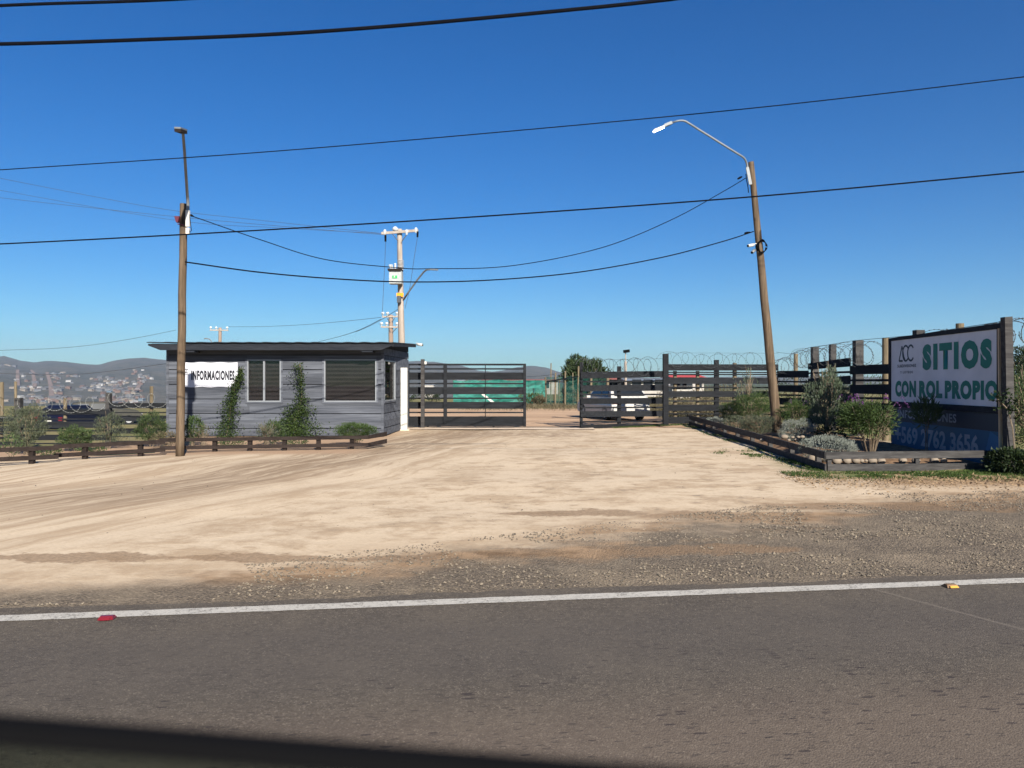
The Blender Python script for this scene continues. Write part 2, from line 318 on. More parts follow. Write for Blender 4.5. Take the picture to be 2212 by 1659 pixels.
M['pole_far'] = wood('brown_pole', (.18, .13, .10), (.28, .21, .17), (10, 10, .6), isl=.1)
M['stake'] = wood('round_stake', (.09, .07, .045), (.165, .13, .085), (12, 12, 1), isl=.3)
M['white'] = plain('white_paint', (.48, .46, .42), .6, 0, .05)
M['alu'] = plain('white_aluminium', (.21, .22, .235), .4, .2, .04)
M['galv'] = plain('galvanised_steel', (.16, .17, .18), .55, .2, .08)
M['wire'] = plain('black_cable', (.004, .004, .006), .8, spec=.05)
M['faint_wire'] = plain('weathered_cable', (.05, .055, .065), .6)
M['razor'] = plain('razor_wire_silhouette', (.045, .05, .055), .6, 0, .2, 30); M['razor_pale'] = plain('pale_razor_wire', (.20, .20, .19), .6, 0, .2, 30)  # same steel: darkened to paint a silhouette against sky, paler before the hill
M['black'] = plain('black_plastic', (.004, .004, .0045), .9, 0, 0, 1, .05)
M['banner'] = plain('white_vinyl', (.46, .46, .50), .6, 0, .04, 3)
M['ink'] = plain('black_print', (.012, .013, .018), .6, 0, .02)
M['sign_white'] = plain('sign_vinyl', (.52, .52, .56), .55, 0, .09, 1.3)
M['sign_green'] = plain('green_lettering', (.0, .125, .095), .55, 0, .03)
M['sign_navy'] = plain('navy_print', (.014, .026, .045), .5, 0, .05)
M['sign_blue'] = plain('blue_print', (.006, .075, .155), .5, 0, .08, 1)
M['sign_blue2'] = plain('pale_blue_print', (.012, .11, .24), .5, 0, .05, 1)
M['sign_grey'] = plain('grey_lettering', (.22, .25, .30), .55, 0, .1, 10)
M['batten'] = wood('pale_batten', (.34, .25, .16), (.52, .41, .28), (20, 20, 1.5), isl=.25)
M['concrete'] = plain('pale_concrete', (.50, .39, .29), .9, 0, .15, 3)
M['soil'] = plain('bed_soil', (.17, .105, .062), .95, 0, .45, 9, .1)
M['rock'] = None
N = NT('river_stone'); N.col(N.mix(N.isl(), (0.1440, 0.1080, 0.0792), (0.2448, 0.2016, 0.1512))); N.col(N.mix(N.noise(N.pos(), 6, 4), (0.1224, 0.0936, 0.0684), (0.2592, 0.2088, 0.1584))); N.rough(.8); N.bump(N.noise(N.pos(), 25, 4), .3, .01); M['rock'] = N.m
N = NT('loose_gravel'); N.col(N.mix(N.isl(), (.07, .058, .045), (.20, .16, .115))); N.rough(.9); M['gravel'] = N.m
M['red'] = plain('red_reflector', (.13, .010, .016), .3, 0, .1); M['yellow'] = plain('yellow_reflector', (.50, .24, .04), .5, 0, .1)
M['orange'] = plain('orange_plate', (.75, .28, .01), .5); M['green_plate'] = plain('green_plate', (.01, .32, .08), .5)
M['trafo'] = plain('transformer_paint', (.32, .34, .34), .5)
M['porcelain'] = plain('porcelain', (.42, .44, .46), .3)
M['redbox'] = plain('maroon_box', (.09, .02, .03), .5)
M['grass'] = leafmat('grass_blades', (0.0279, 0.0589, 0.0112), (0.0744, 0.1054, 0.0217), .3)
M['litter'] = plain('dry_litter', (0.2160, 0.1476, 0.0864), .9)
M['lf_sage'] = leafmat('sage_leaves', (0.0341, 0.0651, 0.0155), (0.0775, 0.1116, 0.0341))
M['lf_olive'] = leafmat('olive_leaves', (.055, .08, .042), (.155, .19, .125), .2, .45)
M['lf_grey'] = leafmat('grey_mound_leaves', (.14, .155, .125), (.27, .285, .25), .15, .8)
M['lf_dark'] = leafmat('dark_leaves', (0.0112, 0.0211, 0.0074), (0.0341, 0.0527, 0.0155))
M['lf_vine'] = leafmat('vine_leaves', (0.0186, 0.0372, 0.0087), (0.0558, 0.0837, 0.0186))
M['lf_mid'] = leafmat('mid_leaves', (0.0310, 0.0558, 0.0174), (0.0868, 0.1178, 0.0434))
M['lf_wash'] = leafmat('grey_green_leaves', (.052, .064, .036), (.13, .145, .092))
M['lf_tree'] = leafmat('tree_leaves', (0.0174, 0.0341, 0.0099), (0.0620, 0.0868, 0.0310))
M['dry'] = leafmat('dry_brush', (0.0620, 0.0527, 0.0279), (0.1550, 0.1240, 0.0744), .15, .8)
M['flower'] = plain('purple_flowers', (0.1045, 0.0303, 0.1320), .7, 0, .3, 40)
M['twig'] = wood('twigs', (0.1020, 0.0750, 0.0510), (0.1860, 0.1470, 0.1050), (4, 4, 4), isl=.3)
M['bark'] = wood('bark', (.09, .07, .05), (.18, .14, .10), (5, 5, 2))
M['net'] = None
def netmat(name, c, alpha):
    N = NT(name); n = N.noise(N.mapping(N.pos(True), (1.2, 1, 3.5)), 1.3, 4, .6, .8); N.col(N.mix(N.ramp(n, .38, .66), tuple(q*.6 for q in c), tuple(min(1, q*1.35+.02) for q in c))); N.rough(.6)
    tr = N.n('ShaderNodeBsdfTranslucent'); tr.inputs[0].default_value = (*c, 1); tp = N.n('ShaderNodeBsdfTransparent')
    m1 = N.n('ShaderNodeMixShader'); m1.inputs[0].default_value = .3; m2 = N.n('ShaderNodeMixShader'); m2.inputs[0].default_value = alpha
    N.t.links.new(N.b.outputs[0], m1.inputs[1]); N.t.links.new(tr.outputs[0], m1.inputs[2]); N.t.links.new(tp.outputs[0], m2.inputs[1]); N.t.links.new(m1.outputs[0], m2.inputs[2]); N.t.links.new(m2.outputs[0], N.out.inputs[0])
    return N.m
M['net'] = netmat('green_shade_net', (.003, .165, .125), .96); M['net2'] = netmat('thin_green_net', (.015, .14, .11), .5)
def glassmat(name, tint, gl=.15, rough=.02):
    N = NT(name); tp = N.n('ShaderNodeBsdfTransparent'); tp.inputs[0].default_value = (*tint, 1); g = N.n('ShaderNodeBsdfGlossy'); g.inputs['Roughness'].default_value = rough
    fr = N.n('ShaderNodeFresnel'); fr.inputs[0].default_value = 1.5; mx = N.n('ShaderNodeMixShader'); N.t.links.new(N.math('ADD', fr.outputs[0], gl-.04), mx.inputs[0])
    N.t.links.new(tp.outputs[0], mx.inputs[1]); N.t.links.new(g.outputs[0], mx.inputs[2]); N.t.links.new(mx.outputs[0], N.out.inputs[0]); return N.m
M['glass'] = glassmat('window_glass', (.74, .73, .74), .03); M['tint'] = glassmat('tinted_car_glass', (.50, .56, .53), .03)
M['carwin'] = plain('car_window_glass', (.015, .018, .022), .2, 0, 0, 1, .25)
N = NT('zebra_blind'); p = N.xyz(N.pos()); st = N.math('FRACT', N.math('MULTIPLY', p[2], 8.2)); wv = N.noise(N.pos(), 1.5, 3)
k = N.mix(N.ramp(st, .42, .5), (.048, .043, .042), (.013, .012, .013)); N.col(N.mix(N.ramp(wv, .3, .7, 0, .3), k, (.05, .05, .05))); N.rough(.8); M['blind'] = N.m
M['inside'] = plain('dark_interior', (.02, .02, .022), .9)
M['orange_wood'] = plain('varnished_frame', (.30, .13, .06), .5)
M['carwhite'] = plain('white_car_paint', (.40, .385, .36), .3, 0, .02, 1, .5); M['carnavy'] = plain('navy_car_paint', (.005, .006, .016), .4, 0, .05, 1, .25); M['carbeige'] = plain('beige_car_paint', (.05, .048, .04), .7, spec=.1)
M['tyre'] = plain('tyre_rubber', (.012, .012, .012), .9); M['rim'] = plain('wheel_rim', (.35, .35, .36), .4, .6)
M['redroof'] = plain('red_roof', (.42, .055, .045), .6, 0, .1, 1); M['brownroof'] = plain('brown_roof', (.22, .075, .055), .7, 0, .1, 1)
M['palewall'] = plain('pale_wall', (.34, .31, .28), .8, 0, .15, 1)
N = NT('lit_lamp'); N.b.inputs['Emission Color'].default_value = (1, .86, .72, 1); N.b.inputs['Emission Strength'].default_value = 9; M['lamp'] = N.m
N = NT('hillside'); P = N.pos(); a = N.noise(P, .012, 7, .65); b = N.noise(P, .05, 5, .7); pp = N.xyz(P)
c = N.mix(N.ramp(a, .4, .62), (.014, .020, .010), (.060, .052, .034)); c = N.mix(N.ramp(b, .45, .6, 0, .75), c, (.085, .066, .045)); c = N.mix(N.ramp(N.noise(P, .12, 4, .7), .5, .6, 0, .6), c, (.012, .017, .009)); N.col(c); N.rough(1); M['hill'] = N.m
M['dirtroad'] = plain('red_dirt_road', (.17, .12, .095), .95, 0, .2, .05)
# ------------------------------------------------------------------ ground sheet, road, line
def spaced(marks):
    out = []
    for (a, b, st) in marks: out += list(np.arange(a, b, st))
    return out
xs = spaced([(-4200, -600, 400), (-600, -120, 60), (-120, -30, 6), (-30, -14, 1), (-14, 14, .3), (14, 30, 1), (30, 120, 6), (120, 600, 60), (600, 4201, 400)])
ys = spaced([(-240, -60, 60), (-60, -8, 8), (-8, 2, 1), (2, 30, .3), (30, 60, 1), (60, 120, 5), (120, 600, 30), (600, 4900, 300)])
V = []; nx = len(xs)
for y in ys:
    for x in xs:
        z = gz(x, y); vv = -x*RS+y*RC-V0
        if vv > 1.2 and y < 60: z += (noise.noise((x*.45, y*.45, 0))*.035+noise.noise((x*1.7, y*1.7, 3))*.012)*sm(vv, 1.2, 3.5)
        V.append((x, y, z))
g = MB(); g.add(V, [(j*nx+i, j*nx+i+1, (j+1)*nx+i+1, (j+1)*nx+i) for j in range(len(ys)-1) for i in range(nx-1)])
tag(g.build('ground', M['ground'], smooth=True), kind='structure')
def rp(u, v, z=0): return (u*RC-v*RS, u*RS+v*RC, z)
g = MB(); us = np.arange(-60, 60.01, .12); edge = [V0+.24+.06*noise.noise((u*.5, 0, 0))+.07*noise.noise((u*3.1, 1, 0))+.03*noise.noise((u*11, 2, 0)) for u in us]
V = []
for u, e in zip(us, edge): V += [rp(u, V0-7.2, .006), rp(u, V0, .006), rp(u, e, .005)]
g.add(V, [f for i in range(len(us)-1) for f in ((3*i, 3*i+3, 3*i+4, 3*i+1), (3*i+1, 3*i+4, 3*i+5, 3*i+2))])
tag(g.build('road', M['asphalt']), kind='structure')
g = MB(); V = []
for u in us:
    a = .012*noise.noise((u*9, 5, 0)); b = .012*noise.noise((u*9, 9, 0)); V += [rp(u, V0-.07+a, .010), rp(u, V0+.07+b, .010)]
g.add(V, [(2*i, 2*i+2, 2*i+3, 2*i+1) for i in range(len(us)-1)])
tag(g.build('road_edge_line', M['line']), kind='structure')
for (px, py, mt, lb) in ((243, 1330, 'red', 'red reflective stud on the edge line at the left'), (2035, 1263, 'yellow', 'yellow reflective stud on the edge line at the right')):
    d = CAMZ*F/(py-HY); x = (px-CX)/F*d; vv = V0-.10; u = x*RC+d*RS; L = rp(u, vv, .01)
    t = thing('road_stud', L, lb, 'road stud')
    g = MB(); q = [(-.05, -.038), (.05, -.038), (.05, .038), (-.05, .038)]
    g.hexa([rp(u+a, vv+b, .0105) for a, b in q], [rp(u+a*.8, vv+b*.45, .030) for a, b in q]); g.build('stud_body', M['red' if mt == 'red' else 'soil'], t)
    g = MB(); g.hexa([rp(u+a*.7, vv-.052+b*.06, .013) for a, b in q], [rp(u+a*.6, vv-.038+b*.06, .026) for a, b in q]); g.build('reflector', M['yellow' if mt == 'yellow' else 'red'], t)
# hills with the far valley
def ridge(x):
    T = [(-900, 800), (-400, 785), (0, c1(0, 505)[1]), (c1(40, 0)[0], c1(0, 500)[1]), (c1(200, 0)[0], c1(0, 545)[1]), (c1(330, 0)[0], c1(0, 562)[1]), (c1(500, 0)[0], c1(0, 546)[1]), (c1(650, 0)[0], c1(0, 560)[1]), (c1(830, 0)[0], c1(0, 580)[1]), (c1(960, 0)[0], c1(0, 585)[1]), (c1(1080, 0)[0], c1(0, 550)[1]), (c1(1230, 0)[0], c1(0, 525)[1]), (c1(1400, 0)[0], c1(0, 517)[1]), (c1(1620, 0)[0], c1(0, 540)[1]), (600, 778), (800, 784), (c3(480, 0)[0], c3(0, 556)[1]), (c3(600, 0)[0], c3(0, 548)[1]), (c3(760, 0)[0], c3(0, 556)[1]), (c3(1050, 0)[0], c3(0, 600)[1]), (c3(1200, 0)[0], c3(0, 645)[1]), (c3(1330, 0)[0], c3(0, 655)[1]), (c3(1450, 0)[0], c3(0, 635)[1]), (c3(1560, 0)[0], c3(0, 610)[1]), (c3(1700, 0)[0], c3(0, 594)[1]), (c3(1850, 0)[0], c3(0, 612)[1]), (c3(1950, 0)[0], c3(0, 650)[1]), (1245, 814), (1400, 817), (1700, 813), (2212, 818), (3200, 819)]
    return float(np.interp(x, [a for a, b in T], [b for a, b in T]))
def hill_t(px, t):
    D0, D1 = 850, 2500; d = D0+(D1-D0)*t; zt = (HY-ridge(px))/F*D1+CAMZ; zb = -26
    s = .75*t+.25*t*t*(3-2*t)
    z = zb+(zt-zb)*s+noise.noise((px*.02, t*5, 0))*9*math.sin(math.pi*min(1, t))
    return ((px-CX)/F*d, d, z)
g = MB(); pxs = list(np.arange(-900, 3201, 9)); ts = list(np.linspace(0, 1, 40)); V = []
for t in ts+[1.04, 1.3]:
    for px in pxs:
        X, d, z = hill_t(px, min(t, 1))
        if t > 1:
            d2 = d*(1+(t-1)*.6); X *= d2/d; d = d2; z = z-(t-1)*120
        elif t > .9: z += (noise.noise((px*.35, 0, 0))*.5+.5)*3.2*(t-.9)*10
        V.append((X, d, z))
n = len(pxs); g.add(V, [(j*n+i, j*n+i+1, (j+1)*n+i+1, (j+1)*n+i) for j in range(len(ts)+1) for i in range(n-1)])
tag(g.build('hills', M['hill'], smooth=True), kind='structure')
# red dirt roads on the hillside
def hill_xy(px, py):
    best = None
    for t in np.linspace(0, 1, 160):
        X, d, z = hill_t(px, t); y = HY-(z-CAMZ)*F/d
        if best is None or abs(y-py) < best[0]: best = (abs(y-py), X, d, z)
    return best[1:]
for pts in ([(c1(320, 690)), c1(335, 760), c1(335, 810)], [c1(455, 665), c1(490, 790), c1(505, 960)], [c1(330, 680), c1(450, 690), c1(560, 715)], [c1(170, 640), c1(300, 640), c1(330, 680)], [c1(1350, 790), c1(1320, 850)], [c1(170, 640), c1(172, 800)]):
    g = MB(); Q = []
    for (a, b) in zip(pts[:-1], pts[1:]):
        for s_ in np.linspace(0, 1, 7)[:-1]: Q.append(hill_xy(a[0]+(b[0]-a[0])*s_, a[1]+(b[1]-a[1])*s_))
    Q.append(hill_xy(*pts[-1])); V = []
    for i, q in enumerate(Q):
        q2 = Q[min(i+1, len(Q)-1)]; q1 = Q[max(i-1, 0)]; tx, ty = q2[0]-q1[0], q2[1]-q1[1]; l = math.hypot(tx, ty) or 1
        nx_, ny_ = -ty/l*3, tx/l*3; V += [(q[0]-nx_, q[1]-ny_, q[2]+3), (q[0]+nx_, q[1]+ny_, q[2]+3)]
    g.add(V, [(2*i, 2*i+1, 2*i+3, 2*i+2) for i in range(len(Q)-1)]); tag(g.build('dirt_road', M['dirtroad']), kind='structure')
# houses on the hillside
pal = [('white', (.30, .29, .28)), ('cream', (.19, .16, .13)), ('grey', (.10, .10, .105)), ('rust', (.115, .075, .06)), ('pale blue', (.10, .13, .16))]
protos = []
for nm, c in pal:
    for k in range(2):
        wd, dp, ht = random.uniform(7, 12), random.uniform(6, 9), random.uniform(2.6, 4.2); g = MB(); g.box((0, 0, ht/2-1), (wd, dp, ht+2))
        rh = ht+random.uniform(1, 1.8); ov = .5
        g.add([(-wd/2-ov, -dp/2-ov, ht+.05), (wd/2+ov, -dp/2-ov, ht+.05), (wd/2+ov, dp/2+ov, ht+.05), (-wd/2-ov, dp/2+ov, ht+.05), (-wd/2-ov, 0, rh), (wd/2+ov, 0, rh)], [(0, 1, 5, 4), (2, 3, 4, 5), (0, 4, 3), (1, 2, 5), (3, 2, 1, 0)])
        me = g.build('hillside_house', plain('house_'+nm.replace(' ', '_'), c, .8, 0, .1, .2)); protos.append((nm, me))
used = set(); cnt = 0
cl_ = [(420, 740, 240, 90, 16), (330, 880, 150, 80, 30), (560, 870, 90, 80, 24), (700, 720, 120, 40, 8), (980, 745, 120, 40, 24), (1150, 780, 170, 60, 48), (1230, 880, 200, 60, 48), (870, 800, 120, 30, 16), (1380, 700, 80, 60, 16), (250, 790, 80, 60, 10), (560, 690, 60, 40, 8), (600, 930, 300, 25, 14), (100, 590, 90, 12, 4), (1300, 640, 60, 20, 3), (1180, 950, 170, 25, 16)]
for (mx_, my_, sx, sy, k) in cl_:
    for i in range(k):
        q = c1(random.gauss(mx_, sx*.6), my_+random.uniform(-1, 1)*sy)
        if q[0] > 355 or q[0] < -10: continue
        X, d, z = hill_xy(*q); wts = [.12, .28, .34, .22, .04]; kd = random.choices(range(5), wts)[0]*2+random.randint(0, 1)
        nm, pr = protos[kd]
        if kd in used: o = pr.copy(); COL.objects.link(o)
        else: o = pr; used.add(kd)
        o.location = (X, d, z); o.rotation_euler = (0, 0, random.uniform(-.4, .4)+random.choice((0, 0, 1.57))); s_ = random.uniform(.5, .9); o.scale = (s_, s_, s_)
        tag(o, f'tiny {nm} house with a pitched roof in the town scattered over the far hillside', 'house', f'{nm} houses on the far hillside'); cnt += 1
for i, (nm, pr) in enumerate(protos):
    if i not in used: bpy.data.objects.remove(pr)
# small far houses seen through the sliding gate
for (x, y0, y1, ww, d, lb) in ((1020, 741, 0, 60, 420, 'white low house seen far off between the top gate boards'), (700, 775, 0, 120, 420, 'long pale shed far behind the gate beside its post'), (520, 905, 0, 40, 150, 'small cream shed beyond the gate next to the white pillar')):
    q = c3(x, y0); X = (q[0]-CX)/F*d; z = zz(q[1], d); t = thing('far_house', (X, d, gz(X, d)), lb, 'house'); g = MB(); wd = ww*.2232/F*d
    g.box((X, d, (gz(X, d)+z)/2), (wd, 6, z-gz(X, d))); g.build('wall', M['palewall'], t); g = MB(); g.add([(X-wd/2-.4, d-3.4, z+.02), (X+wd/2+.4, d-3.4, z+.02), (X+wd/2+.4, d+3.4, z+.02), (X-wd/2-.4, d+3.4, z+.02), (X-wd/2-.4, d, z+1.2), (X+wd/2+.4, d, z+1.2)], [(0, 1, 5, 4), (2, 3, 4, 5), (0, 4, 3), (1, 2, 5), (3, 2, 1, 0)]); g.build('roof', M['alu'], t)
# ------------------------------------------------------------------ hut
FL, FR, BR, BL = (-10.06, 22.5), (-3.79, 22.5), (-3.62, 26.7), (-10.06, 26.7)
hut = thing('information_hut', (-6.9, 22.5, 0), 'single storey blue grey timber hut with flat dark roof and wide eaves', 'building')
ZT = 2.62
def rect_sub(r, holes):
    rs = [r]
    for h in holes:
        nr = []
        for (a, b, c, d) in rs:                # x0,x1,z0,z1
            if h[0] >= b or h[1] <= a or h[2] >= d or h[3] <= c: nr.append((a, b, c, d)); continue
            if h[0] > a: nr.append((a, h[0], c, d))
            if h[1] < b: nr.append((h[1], b, c, d))
            x0, x1 = max(a, h[0]), min(b, h[1])
            if h[2] > c: nr.append((x0, x1, c, h[2]))
            if h[3] < d: nr.append((x0, x1, h[3], d))
        rs = nr
    return rs
def siding(A, B, holes):
    g = MB(); gp = MB(); A = Vector(A); B = Vector(B); t = (B-A).normalized(); n = Vector((t.y, -t.x)); Ln = (B-A).length; z = -.06; k = 0
    zdark = [zz(c2(0, q)[1], 22.5) for q in (1196, 1056, 912, 770, 628)]; pitch = (zdark[-1]-zdark[0])/4; z = zdark[0]-2*pitch
    row = 0
    while z < ZT:
        for (lo, hi, gap) in ((z+.012, z+pitch*.5-.002, 0), (z+pitch*.5+.001, z+pitch-.012, 1)):
            lo_, hi_ = max(lo, 0.01), min(hi, ZT)
            if hi_ > lo_+.02:
                cut = [0, Ln] if (row+gap) % 3 else [0, Ln*random.uniform(.35, .65), Ln]
                for a, b in zip(cut[:-1], cut[1:]):
                    for (x0, x1, z0, z1) in rect_sub((a+.001, b-.001, lo_, hi_), holes):
                        if x1-x0 < .01 or z1-z0 < .004: continue
                        pa, pb = A+t*x0, A+t*x1; tk = .028 if gap == 0 else .024; tb = tk+.006
                        g.hexa([(*(pa+n*tb), z0), (*(pb+n*tb), z0), (*pb, z0), (*pa, z0)], [(*(pa+n*tk), z1), (*(pb+n*tk), z1), (*pb, z1), (*pa, z1)])
        z += pitch; row += 1
    return g
W1 = (-7.74, -6.75, 1.017, 2.257); W2 = (-5.49, -3.96, 1.017, 2.265)
hf = [(w_[0]-FL[0]-.0, w_[1]-FL[0]+.0, w_[2], w_[3]) for w_ in (W1, W2)]
siding(FL, FR, hf).build('front_wall', M['hut'], hut)
sideLen = math.dist(FR, BR); WS = (.13, 1.78, 1.02, 2.25)
siding(FR, BR, [WS]).build('side_wall', M['hut'], hut)
siding(BL, FL, []).build('left_wall', M['hut'], hut); siding(BR, BL, []).build('rear_wall', M['hut'], hut)
g = MB()                                   # dark inner shell behind the boards, with window holes
for (a, b, c, d) in rect_sub((0, 6.27, 0, ZT), hf): g.plank((FL[0]+a, FL[1]+.03), (FL[0]+b, FL[1]+.03), .05, (c, d), (c, d))
tS = (Vector(BR)-Vector(FR)).normalized(); 
for (a, b, c, d) in rect_sub((.06, sideLen-.06, 0, ZT), [WS]):
    pa = Vector(FR)+tS*a+Vector((-.035, 0)); pb = Vector(FR)+tS*b+Vector((-.035, 0)); g.plank(pa, pb, .05, (c, d), (c, d))
g.plank((FL[0]+.04, FL[1]+.08), (BL[0]+.04, BL[1]-.06), .05, (0, ZT), (0, ZT)); g.plank((BL[0]+.08, BL[1]-.04), (BR[0]-.08, BR[1]-.04), .05, (0, ZT), (0, ZT))
g.box((-6.9, 24.6, .01), (6.1, 4, .02)); g.box((-6.9, 24.6, ZT-.03), (6.1, 4, .02))
g.build('inner_shell', M['inside'], hut)
g = MB(); g.box((FL[0]-.005, FL[1]-.005, ZT/2), (.07, .07, ZT)); g.build('corner_trim', M['hut'], hut)
g = MB(); g.box((FR[0]+.005, FR[1]-.005, ZT/2), (.075, .075, ZT)); g.build('corner_trim', M['hut'], hut)
def window(A, t, n, x0, x1, z0, z1, mull, lab, frame_m='alu', blind=True):
    A = Vector((*A, 0)); t = Vector((*t, 0)); n = Vector((*n, 0)); U = Vector((0, 0, 1)); P = lambda x, z, o: A+t*x+U*z+n*o
    g = MB(); fw = .036
    def bar(xa, xb, za, zb, o0, o1): g.hexa([P(xa, za, o1), P(xb, za, o1), P(xb, za, o0), P(xa, za, o0)], [P(xa, zb, o1), P(xb, zb, o1), P(xb, zb, o0), P(xa, zb, o0)])
    bar(x0, x1, z0, z0+fw, -.04, .045); bar(x0, x1, z1-fw, z1, -.04, .045); bar(x0, x0+fw, z0+fw, z1-fw, -.04, .044); bar(x1-fw, x1, z0+fw, z1-fw, -.04, .044)
    if mull: xm = (x0+x1)/2; bar(xm-.025, xm+.025, z0+fw, z1-fw, -.035, .043)
    f = g.build('window', M[frame_m], hut)
    if lab: f['label'] = lab
    g = MB(); bar(x0+fw, x1-fw, z0+fw, z1-fw, -.004, .004); g.build('pane', M['glass'], f)
    if blind: g = MB(); bar(x0+.01, x1-.01, z0+.01, z1-.01, -.075, -.068); g.build('blind', M['blind'], f)
    g = MB(); e = .05
    bar(x0-e, x1+e, z0-e, z0-.001, .0, .05); bar(x0-e, x1+e, z1+.001, z1+.03, .0, .05); bar(x0-e, x0-.001, z0, z1, 0, .049); bar(x1+.001, x1+e, z0, z1, 0, .049); g.build('surround', M['hut_dark' if False else 'hut'], f)
    if mull: g = MB(); g.hexa([P(xm-.01, 1.62, .06), P(xm+.02, 1.62, .06), P(xm+.02, 1.62, .042), P(xm-.01, 1.62, .042)], [P(xm-.01, 1.68, .06), P(xm+.02, 1.68, .06), P(xm+.02, 1.68, .042), P(xm-.01, 1.68, .042)]); g.build('latch', M['alu'], f)
window(FL, (1, 0), (0, -1), hf[0][0], hf[0][1], W1[2], W1[3], True, 'two pane sliding window with zebra blind')
window(FL, (1, 0), (0, -1), hf[1][0], hf[1][1], W2[2], W2[3], False, 'large single pane window with zebra blind')
nS = Vector((tS.y, -tS.x)); window(FR, tS, nS, *WS, False, 'side window reflecting the yard', 'alu', False)
g = MB(); pa = Vector(FR)+tS*1.35-nS*.10; g.box((pa.x, pa.y, 1.65), (.06, .12, 1.15)); g.build('window_post', M['orange_wood'], hut)
# roof
g = MB(); xl, xr, yf, yb = -10.42, -3.39, 22.0, 27.3; nco = 90; V = []
for j, (yy, zo) in enumerate(((yf-.08, 2.715), (yb, 2.93))):
    for th in (0, .02):
        for i in range(nco+1):
            x = xl+(xr-xl)*i/nco; V.append((x, yy, zo+th+.010*math.sin(i*2*math.pi/6)))
m = nco+1; Fc = []
for i in range(nco): Fc += [(i, 2*m+i, 2*m+i+1, i+1), (m+i, m+i+1, 3*m+i+1, 3*m+i), (i, i+1, m+i+1, m+i), (2*m+i, 3*m+i, 3*m+i+1, 2*m+i+1)]
Fc += [(0, m, 3*m, 2*m), (m-1, 3*m-1, 4*m-1, 2*m-1)]
g.add(V, Fc); rf = g.build('roof', M['roof'], hut)
g = MB(); xa, xb = (347-CX)/F*22, (822.7-CX)/F*22; zb = zz(756.5, 22); xa2 = xl+.02; xb2 = (850-CX)/F*22
g.prism([(xa2, 2.69), (xa2, 2.64), (xa, zb), (xb, zb), (xb2-.03, 2.64), (xb2-.03, 2.69)][::-1], (1, 0, 0), (0, 0, 1), (0, yf-.03, 0), (0, .03, 0)); g.build('fascia', M['hut_dark'], hut)
g = MB()
for xx in (-10.3, -9.2, -7.5, -5.7, -4.2, -3.42): g.beam((xx, 22.03, 2.655), (xx, 27.2, 2.87), .05, .09)
for xx in (-9.25, -4.15): g.box((xx, 22.2, 2.475), (.32, .4, .05))
g.build('rafter', M['hut_dark'], hut)
g = MB(); g.plank(FR, BR, .05, (ZT+.002, 2.69), (ZT+.002, 2.90)); g.build('side_gable', M['hut_dark'], hut)
g = MB(); g.plank(BL, BR, .05, (ZT+.002, 2.88), (ZT+.002, 2.88), .03); g.plank(BL, FL, .05, (ZT+.002, 2.88), (ZT+.002, 2.69)); g.build('rear_gable', M['hut_dark'], hut)
# banner on the hut
bx0, bx1 = (384-CX)/F*22.45, (513.3-CX)/F*22.45; bz0, bz1 = zz(836.2, 22.45), zz(782.9, 22.45)
bn = thing('information_banner', ((bx0+bx1)/2, 22.44, bz0), 'white vinyl banner printed INFORMACIONES hung on the front of the hut', 'banner')
g = MB(); V = []; nb, nc = 40, 14
for o_ in (0, .004):
    for j in range(nc+1):
        for i in range(nb+1):
            x = bx0+(bx1-bx0)*i/nb; z = bz0+(bz1-bz0)*j/nc+.008*math.sin(i*.5); V.append((x, 22.452-o_-.006*abs(noise.noise((x*3, z*4, 0))), z))
m = (nb+1)*(nc+1); Fc = []
for j in range(nc):
    for i in range(nb):
        a = j*(nb+1)+i; Fc += [(a, a+nb+1, a+nb+2, a+1), (m+a, m+a+1, m+a+nb+2, m+a+nb+1)]
g.add(V, Fc); g.build('sheet', M['banner'], bn, smooth=True)
q0, q1 = c2(376, 635), c2(796, 730); OB = (0, 22.44, 0)
text('lettering', 'INFORMACIONES', OB, (1, 0, 0), (0, 0, 1), (q0[0]-CX)/F*22.44, (q1[0]-CX)/F*22.44, zz(q1[1], 22.44), zz(q0[1], 22.44), M['ink'], bn, .05, .003, 0, 1.12)
def acc(parent, O, U, x0, x1, z0, z1, th, mat):
    """ribbon strokes of the A C C monogram in the plane O, U, up"""
    g = MB(); O = Vector(O); U = Vector(U); UP = Vector((0, 0, 1)); n = U.cross(UP); H = z1-z0; Wd = x1-x0
    def ribbon(pts, wd):
        P = [Vector(p) for p in pts]; L = []
        for i, p in enumerate(P):
            t = (P[min(i+1, len(P)-1)]-P[max(i-1, 0)]).normalized(); q = Vector((-t.y, t.x))*wd/2; L.append((p-q, p+q))
        V = []
        for a, b in L:
            for s_ in (a, b): V.append(tuple(O+U*(x0+s_.x)+UP*(z0+s_.y)+n*.003))
        g.add(V, [(2*i, 2*i+1, 2*i+3, 2*i+2) for i in range(len(P)-1)])
    t = th
    ribbon([(.02*Wd, .03*H), (.22*Wd, .97*H)], t); ribbon([(.02*Wd, .04*H), (.27*Wd, .04*H)], t)
    for cx_ in (.46, .78):
        if cx_ < .5: ribbon([(.22*Wd, .97*H), (.30*Wd, .55*H), (.34*Wd, .3*H), (.42*Wd, .08*H)], t*.9)
        ribbon([(cx_*Wd+.20*Wd*math.cos(a), .5*H+.47*H*math.sin(a)) for a in np.linspace(R(38), R(322), 22)], t)
    return g.build('logo', mat, parent)
lx0, lx1 = (397-CX)/F*22.44, (407-CX)/F*22.44
acc(bn, OB, (1, 0, 0), lx0, lx1, zz(806, 22.44), zz(797, 22.44), .014, M['ink'])
text('small_lettering', 'SUBDIVISIONES', OB, (1, 0, 0), (0, 0, 1), lx0-.01, lx1+.01, zz(810, 22.44), zz(808, 22.44), M['ink'], bn, .01)
